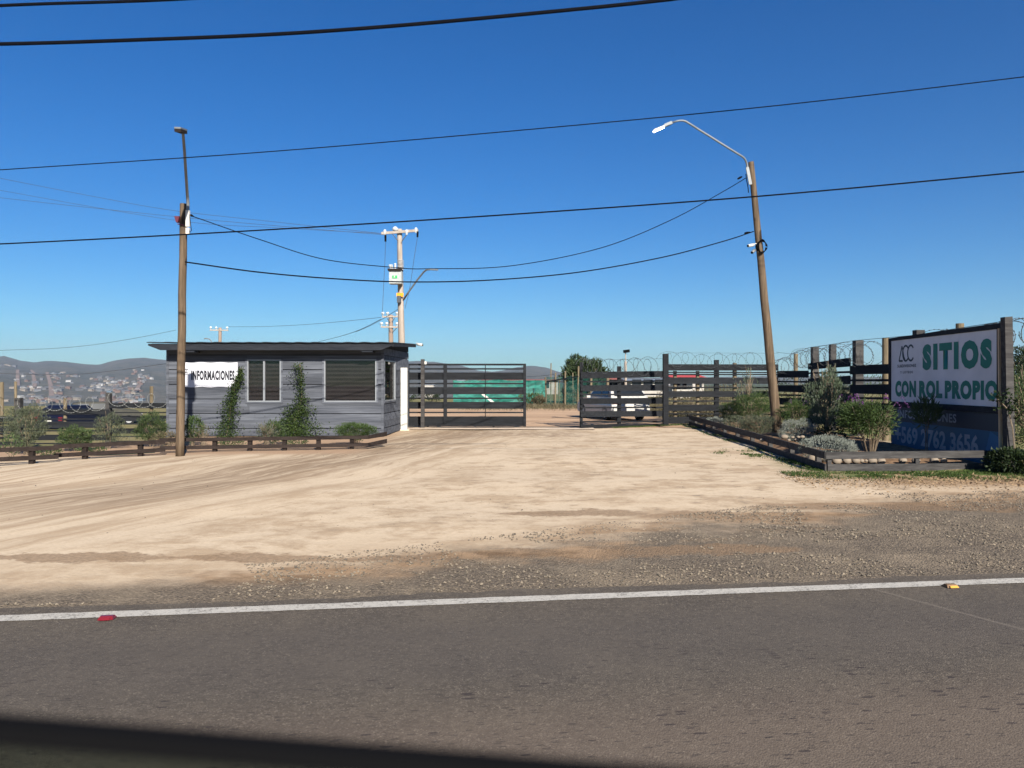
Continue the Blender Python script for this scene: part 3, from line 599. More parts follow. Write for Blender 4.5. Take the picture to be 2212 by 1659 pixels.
# white pillar, security camera on the eave
t = thing('gate_pillar', (-3.5, 25.3, 0), 'tall white painted square pillar beside the hut, in front of the gate', 'pillar')
g = MB(); g.box((-3.545, 25.3, 1.03), (.205, .2, 2.07)); g.build('shaft', M['white'], t); g = MB(); g.box((-3.545, 25.3, .02), (.34, .32, .05)); g.build('base', M['concrete'], t)
def cctv(p, dr, label, mat='white'):
    p = Vector(p); dr = Vector(dr).normalized(); t = thing('security_camera', p, label, 'camera')
    g = MB(); g.tube([p-dr*.11, p+dr*.10], .045, 10); g.build('housing', M[mat], t, True); g = MB(); g.tube([p+dr*.10, p+dr*.115], .036, 10); g.build('lens', M['black'], t)
    g = MB(); g.tube([p-dr*.10, p-dr*.16+Vector((.02, 0, .03)), p-dr*.16+Vector((.10, .02, .03))], .014, 6); g.build('bracket', M[mat], t)
q = c3(622, 386); cctv(W(q[0], q[1], 26.9), (1, -.3, -.15), 'small white security camera on the right tip of the hut roof')
# ------------------------------------------------------------------ fences
def zy(cf, y, d): return zz(cf(0, y)[1], d)
def post(parent, x, d, z0, z1, wd, mat='fence', rnd=False, lab=None, lean=0):
    g = MB()
    if rnd: g.tube([(x, d, z0), (x+lean, d, z1)], wd/2, 12)
    else: g.hexa([(x-wd/2, d-wd/2, z0), (x+wd/2, d-wd/2, z0), (x+wd/2, d+wd/2, z0), (x-wd/2, d+wd/2, z0)], [(x+lean-wd/2, d-wd/2, z1), (x+lean+wd/2, d-wd/2, z1), (x+lean+wd/2, d+wd/2, z1), (x+lean-wd/2, d+wd/2, z1)])
    o = g.build('post', M[mat], parent)
    if lab: o['label'] = lab
    return o
# sliding gate
GD = 26.9; gate = thing('sliding_gate', ((1007-CX)/F*GD, GD, 0), 'long dark sliding gate of wide and narrow horizontal boards, standing partly open', 'gate')
gx0, gx1 = (879-CX)/F*GD, (c3(1650, 0)[0]-CX)/F*GD; gy = lambda y: zy(c3, y, GD)
g = MB()
for (a, b) in ((613, 628), (655, 726), (755, 770), (797, 866), (898, 912), (940, 1006), (1036, 1050), (1080, 1150)):
    g.box(((gx0+gx1)/2, GD, (gy(a)+gy(b))/2), (gx1-gx0-.16, .03, gy(a)-gy(b)))
g.build('board_panel', M['fence'], gate)
g = MB(); T = .085; fr_ = lambda xa, xb, ya, yb, o=0: g.box(((xa+xb)/2, GD-.02+o, (gy(ya)+gy(yb))/2), (xb-xa, .07, gy(ya)-gy(yb)))
fr_(gx0, gx1, 570, 588); fr_(gx0+.09, gx1-.09, 1150, 1174); X = lambda px: (c3(px, 0)[0]-CX)/F*GD
fr_(gx0, gx0+.09, 588, 1174); fr_(X(1622), gx1, 588, 1176); fr_(X(1253), X(1260), 588, 1080); fr_(X(852), X(886), 588, 1150, -.03)
g.build('gate_frame', M['fence'], gate)
g = MB(); g.cyl((X(1335), GD, .04), .04, .03, 14, 'Y'); g.build('wheel', M['black'], gate); g = MB(); g.cyl((X(700), GD, .04), .04, .03, 14, 'Y'); g.build('wheel', M['black'], gate)
gp = thing('gate_post', ((c3(650, 0)[0]-CX)/F*26.6, 26.6, 0), 'square dark post with a white knob, in front of the sliding gate', 'gate post')
px_ = (c3(650, 0)[0]-CX)/F*26.6; g = MB(); g.box((px_, 26.6, 1.19), (.125, .125, 2.39)); g.build('shaft', M['fence_g'], gp)
g = MB(); g.box((px_+.10, 26.6, zy(c3, 562, 26.6)), (.07, .07, .1)); g.build('sensor', M['white'], gp)
# gate track and threshold
g = MB(); V = []
for i in range(61):
    x = -3.7+i*.108; V += [(x, 25.55+.07*noise.noise((x*2, 0, 0)), .028), (x, 26.35, .030)]
g.add(V, [(2*i, 2*i+2, 2*i+3, 2*i+1) for i in range(60)]); tag(g.build('threshold_path', M['concrete']), kind='structure')
g = MB(); g.box((.0, 26.9, .022), (7.4, .05, .03)); tag(g.build('gate_rail', M['fence_g'], loc=(0, 26.9, 0)), 'long flat steel rail on the ground under the sliding gate', 'rail')
# panel A
PA, PB = (2.33, 26.1), (5.64, 28.4)
fa = thing('slatted_fence', ((PA[0]+PB[0])/2, 27.2, 0), 'dark slatted fence panel right of the open gateway, with a white car behind', 'fence')
g = MB()
for (a, b, c, d) in ((650, 715, 640, 700), (738, 753, 730, 745), (780, 838, 772, 832), (862, 877, 860, 875), (905, 962, 900, 958), (988, 1003, 986, 1001), (1030, 1086, 1026, 1080), (1125, 1140, 1122, 1137), (1160, 1203, 1150, 1178)):
    g.plank(PA, PB, .028, (zy(c4, b, PA[1]), zy(c4, a, PA[1])), (zy(c4, d, PB[1]), zy(c4, c, PB[1])))
g.build('slat_panel', M['fence'], fa)
post(fa, PA[0]+.03, PA[1]+.12, 0, zy(c4, 555, 26.2), .10); t_, q = hit(PA, PB, c4(834, 0)[0]); post(fa, q[0], q[1]+.11, 0, zy(c4, 595, q[1]), .13); post(fa, PB[0]+.02, PB[1]-.06, 0, zy(c4, 475, PB[1]), .19)
# panel B
PC, PD = (5.80, 29.3), (10.25, 29.6)
fb = thing('slatted_fence', (8, 29.4, 0), 'long dark slatted fence behind the bed, under looping razor wire, facing the road', 'fence'); g = MB()
for (a, b, c, d) in ((575, 637, 577, 637), (648, 660, 650, 662), (668, 682, 668, 682), (705, 765, 706, 766), (793, 806, 796, 808), (835, 893, 836, 893), (925, 938, 926, 938), (967, 1027, 967, 1027), (1048, 1060, 1055, 1066), (1085, 1148, 1085, 1148)):
    g.plank(PC, PD, .028, (zy(c5, b, PC[1]), zy(c5, a, PC[1])), (zy(c5, d, PD[1]), zy(c5, c, PD[1])))
g.build('slat_panel', M['fence'], fb)
for (px, top, rd, wd) in ((428, 533, 0, .16), (605, 563, 1, .16), (245, 640, 1, .14), (25, 640, 1, .14)):
    t_, q = hit(PC, PD, c5(px, 0)[0]); post(fb, q[0], q[1]+.12, 0, zy(c5, top, q[1]), wd, 'stake' if rd else 'fence', bool(rd))
# fence D running towards the camera
DA, DB = (10.2, 29.3), (8.95, 13.9)
fd = thing('slatted_fence', (9.6, 21, 0), 'dark slatted fence in shade running from the far corner to the sign, with stepped tops', 'fence')
segs = [(1010, 1310, [(640, 705, 637, 705), (735, 750, 738, 755), (778, 840, 778, 850), (865, 880, 868, 888), (900, 965, 905, 975), (985, 1000, 992, 1010), (1030, 1090, 1040, 1110)]),
        (1310, 1715, [(568, 628, 512, 598), (655, 670, 640, 662), (715, 770, 685, 768), (800, 815, 803, 825), (840, 900, 858, 945), (930, 945, 965, 985), (975, 1040, 1010, 1090), (1070, 1140, 1120, 1190)]),
        (1715, 2115, [(590, 675, 572, 668), (722, 742, 718, 742), (775, 858, 768, 870), (893, 912, 895, 920), (945, 1025, 955, 1060), (1070, 1150, 1090, 1190)])]
for (xa, xb, bs) in segs:
    _, A_ = hit(DA, DB, c5(xa, 0)[0]); _, B_ = hit(DA, DB, c5(xb, 0)[0]); g = MB()
    for (a, b, c, d) in bs: g.plank(A_, B_, .028, (zy(c5, b, A_[1]), zy(c5, a, A_[1])), (zy(c5, d, B_[1]), zy(c5, c, B_[1])))
    g.build('slat_panel', M['fence'], fd)
g = MB(); A_ = B_; B_ = DB
for (lo, hi) in ((2.0, 2.24), (1.72, 1.78), (1.32, 1.56), (.95, 1.0), (.55, .8), (.12, .36)): g.plank(A_, B_, .028, (lo, hi), (lo+.05, hi+.05))
g.build('slat_panel', M['fence'], fd)
for (px, top, wd, rd) in ((1151, 473, .15, 1), (1331, 408, .2, 0), (1500, 383, .17, 0), (1742, 345, .22, 0), (2005, 320, .17, 1)):
    _, q = hit(DA, DB, c5(px, 0)[0]); post(fd, q[0]+.14, q[1], 0, zy(c5, top, q[1]), wd, 'stake' if rd else 'fence_g', bool(rd))
for (px, top, wd, rd) in ((1106, 237, .19, 0), (1485, 175, .16, 1)):
    _, q = hit(DA, DB, c6(px, 0)[0]); post(fd, q[0]+.12, q[1], 0, zy(c6, top, q[1]), wd, 'stake' if rd else 'fence_g', bool(rd))
bp = thing('corner_post', (8.70, 13.62, 0), 'tallest thick grey square post at the right end of the fence, beside the big sign', 'post')
g = MB(); g.hexa([(8.71, 13.5, 0), (8.845, 13.5, 0), (8.845, 13.63, 0), (8.71, 13.63, 0)], [(8.655, 13.5, 2.74), (8.79, 13.5, 2.75), (8.79, 13.63, 2.75), (8.655, 13.63, 2.74)]); g.build('shaft', M['fence_g'], bp)
# left back fence
fl = thing('slatted_fence', (-14, 27, -.9), 'low lying dark slatted fence on the slope left of the hut, in three stepped sections', 'fence')
for (xa, xb, bs) in ((1275, 1945, [(850, 912), (955, 968), (998, 1062), (1085, 1102), (1145, 1207), (1235, 1247), (1290, 1352), (1380, 1395)]), (225, 1275, [(925, 985), (1030, 1045), (1066, 1140), (1165, 1182), (1220, 1284), (1315, 1330), (1355, 1410)]), (-120, 205, [(1005, 1066), (1085, 1098), (1120, 1180), (1195, 1212), (1245, 1262), (1300, 1346)])):
    g = MB()
    for (a, b) in bs: g.plank(((cz(xa, 0)[0]-CX)/F*27, 27), ((cz(xb, 0)[0]-CX)/F*27, 27), .028, (zy(cz, b, 27), zy(cz, a, 27)), (zy(cz, b, 27), zy(cz, a, 27)))
    g.build('slat_panel', M['fence'], fl)
for (px, top, wd, rd) in ((1252, 728, .16, 0), (200, 790, .19, 0), (742, 795, .12, 1), (1752, 655, .12, 1), (161, 600, .09, 1), (0, 605, .12, 1), (1990, 850, .12, 0)):
    post(fl, (cz(px, 0)[0]-CX)/F*27, 27.1, -1.0, zy(cz, top, 27), wd, 'stake' if rd else 'fence_g', bool(rd))
# ------------------------------------------------------------------ razor wire
def razor(name, path, zf, rad, pitch, label='', barbs=True, axial=False, wr=.0045, loc=None, jit=.15, both=True):
    """loops along path [(x,y),...]; flat loops lie in the plane of the fence, axial coils wind round it"""
    g = MB(); P = [Vector((a, b, 0)) for a, b in path]; seg = [(P[i+1]-P[i]).length for i in range(len(P)-1)]; L = sum(seg)
    def at(s):
        for i, l in enumerate(seg):
            if s <= l or i == len(seg)-1: t = (P[i+1]-P[i]).normalized(); return P[i]+t*s, t
            s -= l
    rr = random.Random(len(name)+int(L*10))
    for ph in ((0, .5) if both else (0,)):
        pts = []; s = 0; n = 22; k = 0; nl = int(L/pitch)
        jr = [rad*(1+rr.uniform(-jit, jit)) for _ in range(nl+2)]; jz = [rr.uniform(-.05, .05) for _ in range(nl+2)]
        for i in range(nl*n+1):
            a = 2*math.pi*i/n+ph*math.pi*2; f = i/n; j = int(f); u = f-j; r_ = jr[j]*(1-u)+jr[j+1]*u; z_ = jz[j]*(1-u)+jz[j+1]*u
            c, t = at(min(L, f*pitch)); nrm = Vector((t.y, -t.x, 0)); zc = zf(min(L, f*pitch)/L)+z_
            if axial: p = c+nrm*(math.cos(a)*r_)+Vector((0, 0, zc+math.sin(a)*r_))+t*(math.cos(a)*.17*(1 if ph else -1))
            else: p = c+t*(math.cos(a)*r_)+nrm*(.06*math.sin(a*.5+ph*3))+Vector((0, 0, zc+math.sin(a)*r_*(1 if ph == 0 else -1)))
            pts.append(p)
        g.tube(pts, wr, 4)
        if barbs:
            acc_ = 0
            for i in range(1, len(pts)):
                acc_ += (pts[i]-pts[i-1]).length
                if acc_ > .075:
                    acc_ = 0; p = pts[i]; t = (pts[i]-pts[i-1]).normalized(); o = t.orthogonal().normalized(); o2 = t.cross(o); e = .016
                    g.add([tuple(p-t*.022), tuple(p+o*e), tuple(p+t*.022), tuple(p-o*e), tuple(p+o2*e), tuple(p-o2*e)], [(0, 1, 4), (0, 4, 3), (0, 3, 5), (0, 5, 1), (2, 4, 1), (2, 3, 4), (2, 5, 3), (2, 1, 5)])
    return tag(g.build(name, M['razor_pale' if 'section' in label else 'razor'], loc=loc), label, 'razor wire')
razor('razor_wire', [PA, PB], lambda t: zy(c4, 590, 27)-.02, .25, .60, jit=.38, label= 'thin looping razor wire above the fence panel right of the gateway', wr=.006, loc=(*PA, 2.1))
razor('razor_wire', [(PC[0], PC[1]-.08), (PD[0]-.3, PD[1]-.08)], lambda t: zy(c5, 540, 29.4), .27, .64, jit=.32, label= 'looping razor wire in front of and above the fence behind the bed', loc=(*PC, 2.2))
razor('razor_wire', [hit(DA, DB, c5(1020, 0)[0])[1], hit(DA, DB, c5(1160, 0)[0])[1]], lambda t: 2.18, .29, .55, 'short razor wire coil low above the far corner, right of the leaning pole', axial=True, loc=(10, 28, 2))
razor('razor_wire', [hit(DA, DB, c5(1180, 0)[0])[1], hit(DA, DB, c5(1740, 0)[0])[1]], lambda t: 2.38+.02*t, .30, .62, 'tangled razor wire coil along the shaded fence, above the olive bush', axial=True, loc=(9.8, 24, 2))
razor('razor_wire', [hit(DA, DB, c5(1745, 0)[0])[1], hit(DA, DB, c5(2080, 0)[0])[1]], lambda t: 2.33, .30, .8, 'razor wire coil between the two tall posts left of the sign', axial=True, loc=(9.4, 20, 2))
razor('razor_wire', [(9.62, 17.6), (9.48, 16.4)], lambda t: 2.52, .22, .9, 'small razor wire loops showing above the left half of the sign', axial=True, loc=(9.3, 17.5, 2))
razor('razor_wire', [(9.32, 15.0), (9.15, 13.2)], lambda t: 2.50, .27, .55, 'bold dark razor wire coil around the tallest post right of the sign', axial=True, wr=.007, loc=(9, 14, 2.4))
razor('razor_wire', [((cz(-60, 0)[0]-CX)/F*26.9, 26.9), ((cz(200, 0)[0]-CX)/F*26.9, 26.9)], lambda t: zy(cz, 935, 27), .25, .40, both=False, label= 'razor wire loops over the lowest fence section at the left edge', loc=(-17.5, 26.9, .4))
razor('razor_wire', [((cz(230, 0)[0]-CX)/F*26.9, 26.9), ((cz(1250, 0)[0]-CX)/F*26.9, 26.9)], lambda t: zy(cz, 868, 27), .25, .46, both=False, label= 'razor wire loops over the middle fence section in front of the hillside town', loc=(-15, 26.9, .6))
razor('razor_wire', [((cz(1280, 0)[0]-CX)/F*26.9, 26.9), ((cz(1940, 0)[0]-CX)/F*26.9, 26.9)], lambda t: zy(cz, 815, 27), .25, .44, both=False, label= 'razor wire loops over the fence section next to the hut', loc=(-12, 26.9, .9))
def strand(pts, r, mat, label, cat='cable', name='barbed_strand', sag=0, n=20, loc=None):
    g = MB(); Q = []
    for a, b in zip(pts[:-1], pts[1:]):
        a, b = Vector(a), Vector(b)
        for i in range(n): u = i/n; Q.append(a.lerp(b, u)-Vector((0, 0, sag*4*u*(1-u))))
    Q.append(Vector(pts[-1])); g.tube(Q, r, 6); return tag(g.build(name, M[mat], loc=tuple(pts[0])), label, cat)
def Dp(cf, px, y): _, q = hit(DA, DB, cf(px, 0)[0]); return (q[0], q[1], zy(cf, y, q[1]))
strand([Dp(c5, 1000, 458), Dp(c5, 1151, 478), Dp(c5, 1331, 412), Dp(c5, 1500, 388), Dp(c5, 1742, 348), Dp(c5, 2005, 325), Dp(c6, 1106, 285), Dp(c6, 1485, 225), (8.75, 13.6, 2.68)], .006, 'razor', 'straight barbed strand joining the post tops along the shaded fence', 'barbed wire')
strand([(PA[0], PA[1], 2.33), (PB[0], PB[1], zy(c4, 520, 28.4)), (PC[0]+.1, PC[1], zy(c4, 465, 29.3)), (PD[0], PD[1], zy(c5, 470, 29.6))], .004, 'razor', 'thin taut wire above the razor loops on the road facing fence', 'barbed wire')
# ------------------------------------------------------------------ big sign
SA, SB = Vector((8.85, 17.9, 0)), Vector((8.75, 13.83, 0)); SU = (SB-SA); SL = SU.length; SU.normalize(); SN = SU.cross(Vector((0, 0, 1)))   # SN faces the forecourt
sg = thing('billboard', ((SA+SB)/2), 'large white sign with green words SITIOS CON ROL PROPIO in a black frame', 'sign')
def sp(s, z, o=0): return SA+SU*(s*SL)+Vector((0, 0, z))+SN*o
def sbox(g, s0, s1, z0, z1, o0, o1, dz=0):
    g.hexa([sp(s0, z0, o1), sp(s1, z0, o1), sp(s1, z0, o0), sp(s0, z0, o0)], [sp(s0, z1, o1), sp(s1, z1+dz, o1), sp(s1, z1+dz, o0), sp(s0, z1, o0)])
g = MB(); sbox(g, .0, 1, 1.15, 2.55, -.02, .02, .04); g.build('face', M['sign_white'], sg)
g = MB(); sbox(g, -.03, 1.03, 2.55, 2.62, -.06, .035, .035); sbox(g, -.03, 0, 1.10, 2.55, -.06, .034); sbox(g, 1.0, 1.03, 1.10, 2.58, -.06, .034); sbox(g, -.03, 1.03, 1.03, 1.15, -.06, .035); g.build('frame', M['hut_dark'], sg)
O0 = SA+SN*.020
text('word_sitios', 'SITIOS', O0, SU, (0, 0, 1), .352*SL, .962*SL, 1.845, 2.40, M['sign_green'], sg, .078, .004, 0, 1.33)
for wd_, xa, xb in (('CON', 185, 495), ('ROL', 540, 885), ('PROPIO', 922, 1712)):
    k0 = hit((SA.x, SA.y), (SB.x, SB.y), cs(xa, 0)[0])[0]; k1 = hit((SA.x, SA.y), (SB.x, SB.y), cs(xb, 0)[0])[0]
    text('word_'+wd_.lower(), wd_, O0, SU, (0, 0, 1), k0*SL, k1*SL, 1.26, 1.63, M['sign_green'], sg, .068, .004, 0, 1.16)
acc(sg, O0, SU, .09*SL, .265*SL, 2.06, 2.42, .045, M['sign_navy'])
text('word_subdivisiones', 'SUBDIVISIONES', O0, SU, (0, 0, 1), .075*SL, .285*SL, 1.925, 1.995, M['sign_navy'], sg, .02, .004, 0, 1.1)
text('word_y_loteos', 'Y LOTEOS', O0, SU, (0, 0, 1), .108*SL, .25*SL, 1.79, 1.845, M['sign_navy'], sg, .02, .004, 0, 1.25)
lo = thing('phone_banner', ((SA+SB)/2), 'navy and blue printed banner below the big sign, with a telephone number', 'banner')
g = MB(); sbox(g, -.01, 1.01, .70, 1.02, -.03, .0); g.build('navy_sheet', M['sign_navy'], lo); g = MB(); sbox(g, -.01, 1.01, .05, .70, -.03, .002); g.build('blue_sheet', M['sign_blue'], lo)
g = MB(); g.add([tuple(sp(.88, .05, .004)), tuple(sp(1.005, .05, .004)), tuple(sp(1.005, .60, .004)), tuple(sp(.94, .70, .004))], [(0, 1, 2, 3)]); g.build('pale_corner', M['sign_blue2'], lo)
text('word_informaciones', 'INFORMACIONES', SA, SU, (0, 0, 1), .07*SL, .665*SL, .785, .965, M['sign_grey'], lo, .03, .004, 0, 1.1)
text('telephone_number', '+569 2762 3656', SA, SU, (0, 0, 1), .04*SL, .85*SL, .21, .60, M['sign_grey'], lo, .035, .006)
bt = thing('batten_stack', (8.72, 13.75, 0), 'upright pale wooden battens fixed at the right edge of the big sign', 'battens')
for i, (x, y, h0, h1) in enumerate(((8.70, 13.70, .3, 2.55), (8.76, 13.66, .1, 2.57), (8.74, 13.74, .2, 2.3))):
    g = MB(); g.beam((x, y, h0), (x-.02, y, h1), .04, .03); g.build('batten', M['batten'], bt)
# ------------------------------------------------------------------ bed rails
BA, BC, BD = (5.59, 13.7), (6.64, 28.8), (8.95, 13.95)
rf1 = thing('bed_rail', (7.2, 13.8, 0), 'weathered two rail edging facing the road in front of the stones and sign', 'edging')
g = MB(); g.plank(BA, BD, .03, (.225, .352), (.23, .36)); g.plank((BA[0]+.03, BA[1]), BD, .03, (.0, .133), (.0, .13)); g.build('rail', M['fence_g'], rf1)
for x, y in ((BA[0]+.08, BA[1]+.06), (7.3, 13.87), (8.6, 13.95)): post(rf1, x, y, 0, .34, .07, 'fence_g')
rf2 = thing('bed_rail', (6.1, 21, 0), 'long low two rail edging along the side of the right bed', 'edging')
g = MB(); g.plank(BA, BC, .03, (.225, .352), (.2, .36)); g.plank(BA, BC, .03, (.0, .133), (.0, .13)); g.build('rail', M['fence_g'], rf2)
for i in range(9):
    t_ = (i+.35)/9; post(rf2, BA[0]+(BC[0]-BA[0])*t_+.06, BA[1]+(BC[1]-BA[1])*t_, 0, .34, .09, 'fence_g')
LP = [(-10.6, 13.9), (-9.05, 15.2), (-7.95, 16.9), (-3.42, 18.0), (-3.10, 18.8)]
def left_rails(name, A, B, label, zs=((0.245, .33), (.065, .15)), n=3, B2=None):
    t = thing(name, ((A[0]+B[0])/2, (A[1]+B[1])/2, 0), label, 'edging'); g = MB()
    for lo_, hi_ in zs:
        g.plank(A, B, .03, (lo_, hi_), (lo_, hi_))
        if B2: g.plank(B, B2, .03, (lo_, hi_), (lo_+.02, hi_+.04))
    g.build('rail', M['fence_b'], t)
    for i in range(n): u = (i+.5)/n; post(t, A[0]+(B[0]-A[0])*u, A[1]+(B[1]-A[1])*u+.07, -.06, zs[0][1]-.02, .09, 'fence_b')
left_rails('bed_rail', (-11.5, 13.75), (-9.05, 15.35), 'lowest brown two rail edging running out of frame on the left')
left_rails('bed_rail', (-9.3, 15.6), (-7.62, 16.9), 'middle brown two rail edging on the slope left of the lamp pole', n=2)
left_rails('bed_rail', (-7.95, 17.35), (-3.42, 18.25), 'longest brown two rail edging in front of the hut', n=6, B2=(-3.10, 19.0))
# soil of the right bed, stones
g = MB(); V = []; nu, nv = 26, 60
for j in range(nv+1):
    for i in range(nu+1):
        v_ = j/nv; u_ = i/nu; y = 13.85+15.2*v_; xl_ = BA[0]+(BC[0]-BA[0])*(y-13.7)/15.1+.06; xr_ = 8.98+.08*(y-13.9)-.1; x = xl_+(xr_-xl_)*u_
        e = min(1, u_*8, (1-u_)*8, v_*30, (1-v_)*30); V.append((x, y, gz(x, y)-.02+.10*e+.035*noise.noise((x*2, y*2, 0))*e))
m = nu+1; g.add(V, [(j*m+i, j*m+i+1, (j+1)*m+i+1, (j+1)*m+i) for j in range(nv) for i in range(nu)]); tag(g.build('soil', M['soil'], smooth=True), kind='structure')
def stone(p, r, label=None, group=None, seed=0):
    g = MB(); V = []; n1, n2 = 9, 6; rr = random.Random(seed)
    for i in range(n2+1):
        for k in range(n1):
            a = math.pi*i/n2; b = 2*math.pi*k/n1; q = Vector((math.sin(a)*math.cos(b)*r[0], math.sin(a)*math.sin(b)*r[1], math.cos(a)*r[2]))
            q *= 1+.16*noise.noise(q*7+Vector((seed, 0, 0))); V.append((p[0]+q.x, p[1]+q.y, p[2]+q.z))
    g.add(V, [(i*n1+k, (i+1)*n1+k, (i+1)*n1+(k+1) % n1, i*n1+(k+1) % n1) for i in range(n2) for k in range(n1)])
    o = g.build('stone', M['rock'], smooth=True, loc=p); return tag(o, label, 'stone', group)
sx = [305, 390, 485, 570, 622, 660, 725, 800, 1135, 1310, 1385, 1010]; sw = [60, 95, 90, 80, 50, 35, 95, 90, 80, 85, 65, 80]
for i, (a, b) in enumerate(zip(sx, sw)):
    q = c6(a, 0)[0]; d = 14.25; X_ = (q-CX)/F*d; r_ = b*.2314/F*d/2; stone((X_, d+random.uniform(-.03, .05), .14), (r_, r_*.8, min(.085, r_*.75)), 'rounded pale stone in the row edging the soil behind the front rail', 'stones in a row behind the front rail', i)
for i, (a, b, cw) in enumerate(((1080, 1280, 80), (1155, 1283, 40), (1190, 1305, 35), (1215, 1280, 40), (1250, 1278, 50), (865, 1310, 55), (935, 1325, 40), (1120, 1310, 40))):
    q = c5(a, b); d = 17.6+.15*(i % 3); z = max(.13, zz(q[1], d)); r_ = cw*.2232/F*d/2; stone(((q[0]-CX)/F*d, d, z), (r_, r_*.8, r_*.6), 'rounded pale stone in the small heap below the grey mound near the leaning pole', 'stones heaped near the leaning pole', 30+i)
for i, (a, b) in enumerate(((1360, 1480), (1420, 1500), (1450, 1515))):
    q = c5(a, b); d = 14.7+.3*i; stone(((q[0]-CX)/F*d, d, .13), (.12, .1, .09), 'rounded pale stone showing between the side rails by the corner', 'stones behind the side rails', 50+i)
# ------------------------------------------------------------------ plants
def leaves(g, C, D, L, Wd, bend=.15):
    """C (n,3) positions, D (n,3) directions, lengths, widths -> kite-shaped leaf quads"""
    n = len(C); D = D/np.linalg.norm(D, axis=1, keepdims=True); r = rng.normal(size=(n, 3)); S = np.cross(D, r); S /= np.linalg.norm(S, axis=1, keepdims=True)
    L = np.broadcast_to(np.asarray(L), (n,))[:, None]*rng.uniform(.7, 1.25, (n, 1)); Wd = np.broadcast_to(np.asarray(Wd), (n,))[:, None]*rng.uniform(.8, 1.2, (n, 1))
    U = np.cross(S, D); mid = C+D*L*.45+U*L*bend*.5
    g.quads(np.stack([C, mid+S*Wd*.5, C+D*L, mid-S*Wd*.5], 1))
def blob(n, c, r, shell=.5, flat=0, lump=.25, seed=0):
    v = rng.normal(size=(n, 3)); v /= np.linalg.norm(v, axis=1, keepdims=True); rad = rng.uniform(0, 1, n)**(1/3); rad = rad*(1-shell)+shell*rng.uniform(.75, 1.0, n)
    lm = np.array([1+lump*2*noise.noise(Vector(q)*1.8+Vector((seed, seed, 0))) for q in v]); p = v*(rad*lm)[:, None]
    if flat: p[:, 2] = np.where(p[:, 2] < 0, p[:, 2]*flat, p[:, 2])
    return np.array(c)+p*np.array(r), v
def bush(name, label, base, rx, h, mat, n=1800, L=.06, Wd=.018, stems=10, up=.5, zlo=.25, cat='shrub', group=None, stem_h=.7, shell=.5, ry=None, flower=0, lump=.3, seed=None, clumps=1, twig='twig', spread=1.0):
    base = Vector(base); ry = ry or rx*.85; seed = seed if seed is not None else random.randint(0, 99)
    t = thing(name, base, label, cat, group); g = MB()
    c = (base.x, base.y, base.z+h*(zlo+(1-zlo)/2)); rz = h*(1-zlo)/2
    for k in range(clumps):
        if clumps == 1: cc, rr = c, (rx, ry, rz)
        else:
            a = random.uniform(0, 6.28); q = random.uniform(.2, .65); cc = (c[0]+math.cos(a)*rx*q, c[1]+math.sin(a)*ry*q, c[2]+random.uniform(-.4, .45)*rz); rr = (rx*.5, ry*.5, rz*.55)
        P_, v = blob(n//clumps, cc, rr, shell, 0, lump, seed+k); D_ = v*(1-up)+np.array((0, 0, 1))*up+rng.normal(size=v.shape)*.35
        leaves(g, P_, D_, L, Wd)
    g.build('foliage', M[mat], t)
    if stems:
        g = MB()
        for i in range(stems):
            a = random.uniform(0, 6.28); q = random.uniform(.3, .9)*spread; e = base+Vector((math.cos(a)*rx*q, math.sin(a)*ry*q, h*stem_h*random.uniform(.7, 1.15)))
            md = base+Vector((math.cos(a)*rx*q*.35, math.sin(a)*ry*q*.35, h*stem_h*.4)); r0 = max(.006, h*.010); g.tube([base+Vector((math.cos(a)*.04, math.sin(a)*.04, -.03)), md, e], [r0, r0*.75, r0*.35], 5)
            for kk in range(2): b2 = md.lerp(e, random.uniform(.2, .8)); g.tube([b2, b2+Vector((random.uniform(-1, 1)*rx*.35, random.uniform(-1, 1)*rx*.35, h*random.uniform(.1, .25)))], [r0*.5, r0*.25], 4)
        g.build('stems', M[twig], t)
    if flower:
        g = MB()
        for i in range(flower):
            a = random.uniform(0, 6.28); q = random.uniform(.3, 1.0); b0 = Vector((base.x+math.cos(a)*rx*q, base.y+math.sin(a)*ry*q, base.z+h*random.uniform(.82, 1.0))); cu = Vector((math.cos(a)*.12, math.sin(a)*.12, 0))
            pts = [b0+cu*u+Vector((0, 0, .16*math.sin(u*2.2))) for u in (0, .35, .7, 1.05, 1.3)]
            for p_, q_ in zip(pts[:-1], pts[1:]):
                n_ = 7; C_ = np.array([p_.lerp(q_, random.random()) for _ in range(n_)]); leaves(g, C_, rng.normal(size=(n_, 3)), .022, .014)
        g.build('flowers', M['flower'], t)
    return t
def at(x, d, z=None):
    X_ = (x-CX)/F*d; return (X_, d, gz(X_, d)+.02 if z is None else z)
S = .08
bush('olive_bush', 'tall narrow olive bush with grey green leaves in front of the shaded fence', at(1788, 20, S+.1), .48, 1.75, 'lf_olive', 4200, .085, .020, 12, .75, .12, stem_h=.95, lump=.35, cat='bush')
bush('sage_bush', 'biggest green bush with purple flower spikes and bare lower stems left of the sign', at(1880, 15.4, S), .60, 1.14, 'lf_sage', 6500, .08, .017, 30, .3, .32, flower=13, stem_h=.8, spread=1.0, clumps=14, cat='bush')
bush('grey_mound', 'widest low silver grey mound right behind the bed corner', at(1792, 14.95, S-.02), .54, .50, 'lf_grey', 5200, .038, .012, 0, .5, .0, shell=.75, lump=.18, cat='bush')
bush('grey_mound', 'silver grey mound right of the base of the leaning pole', at(1722, 19.6, S), .50, .58, 'lf_grey', 4200, .042, .012, 4, .5, .0, shell=.7, lump=.2, cat='bush')
bush('green_shrub', 'mid green shrub with some purple flowers just right of the leaning pole', at(1719, 22.2, S), .40, 1.0, 'lf_sage', 3500, .06, .016, 10, .3, .2, flower=4, cat='bush')
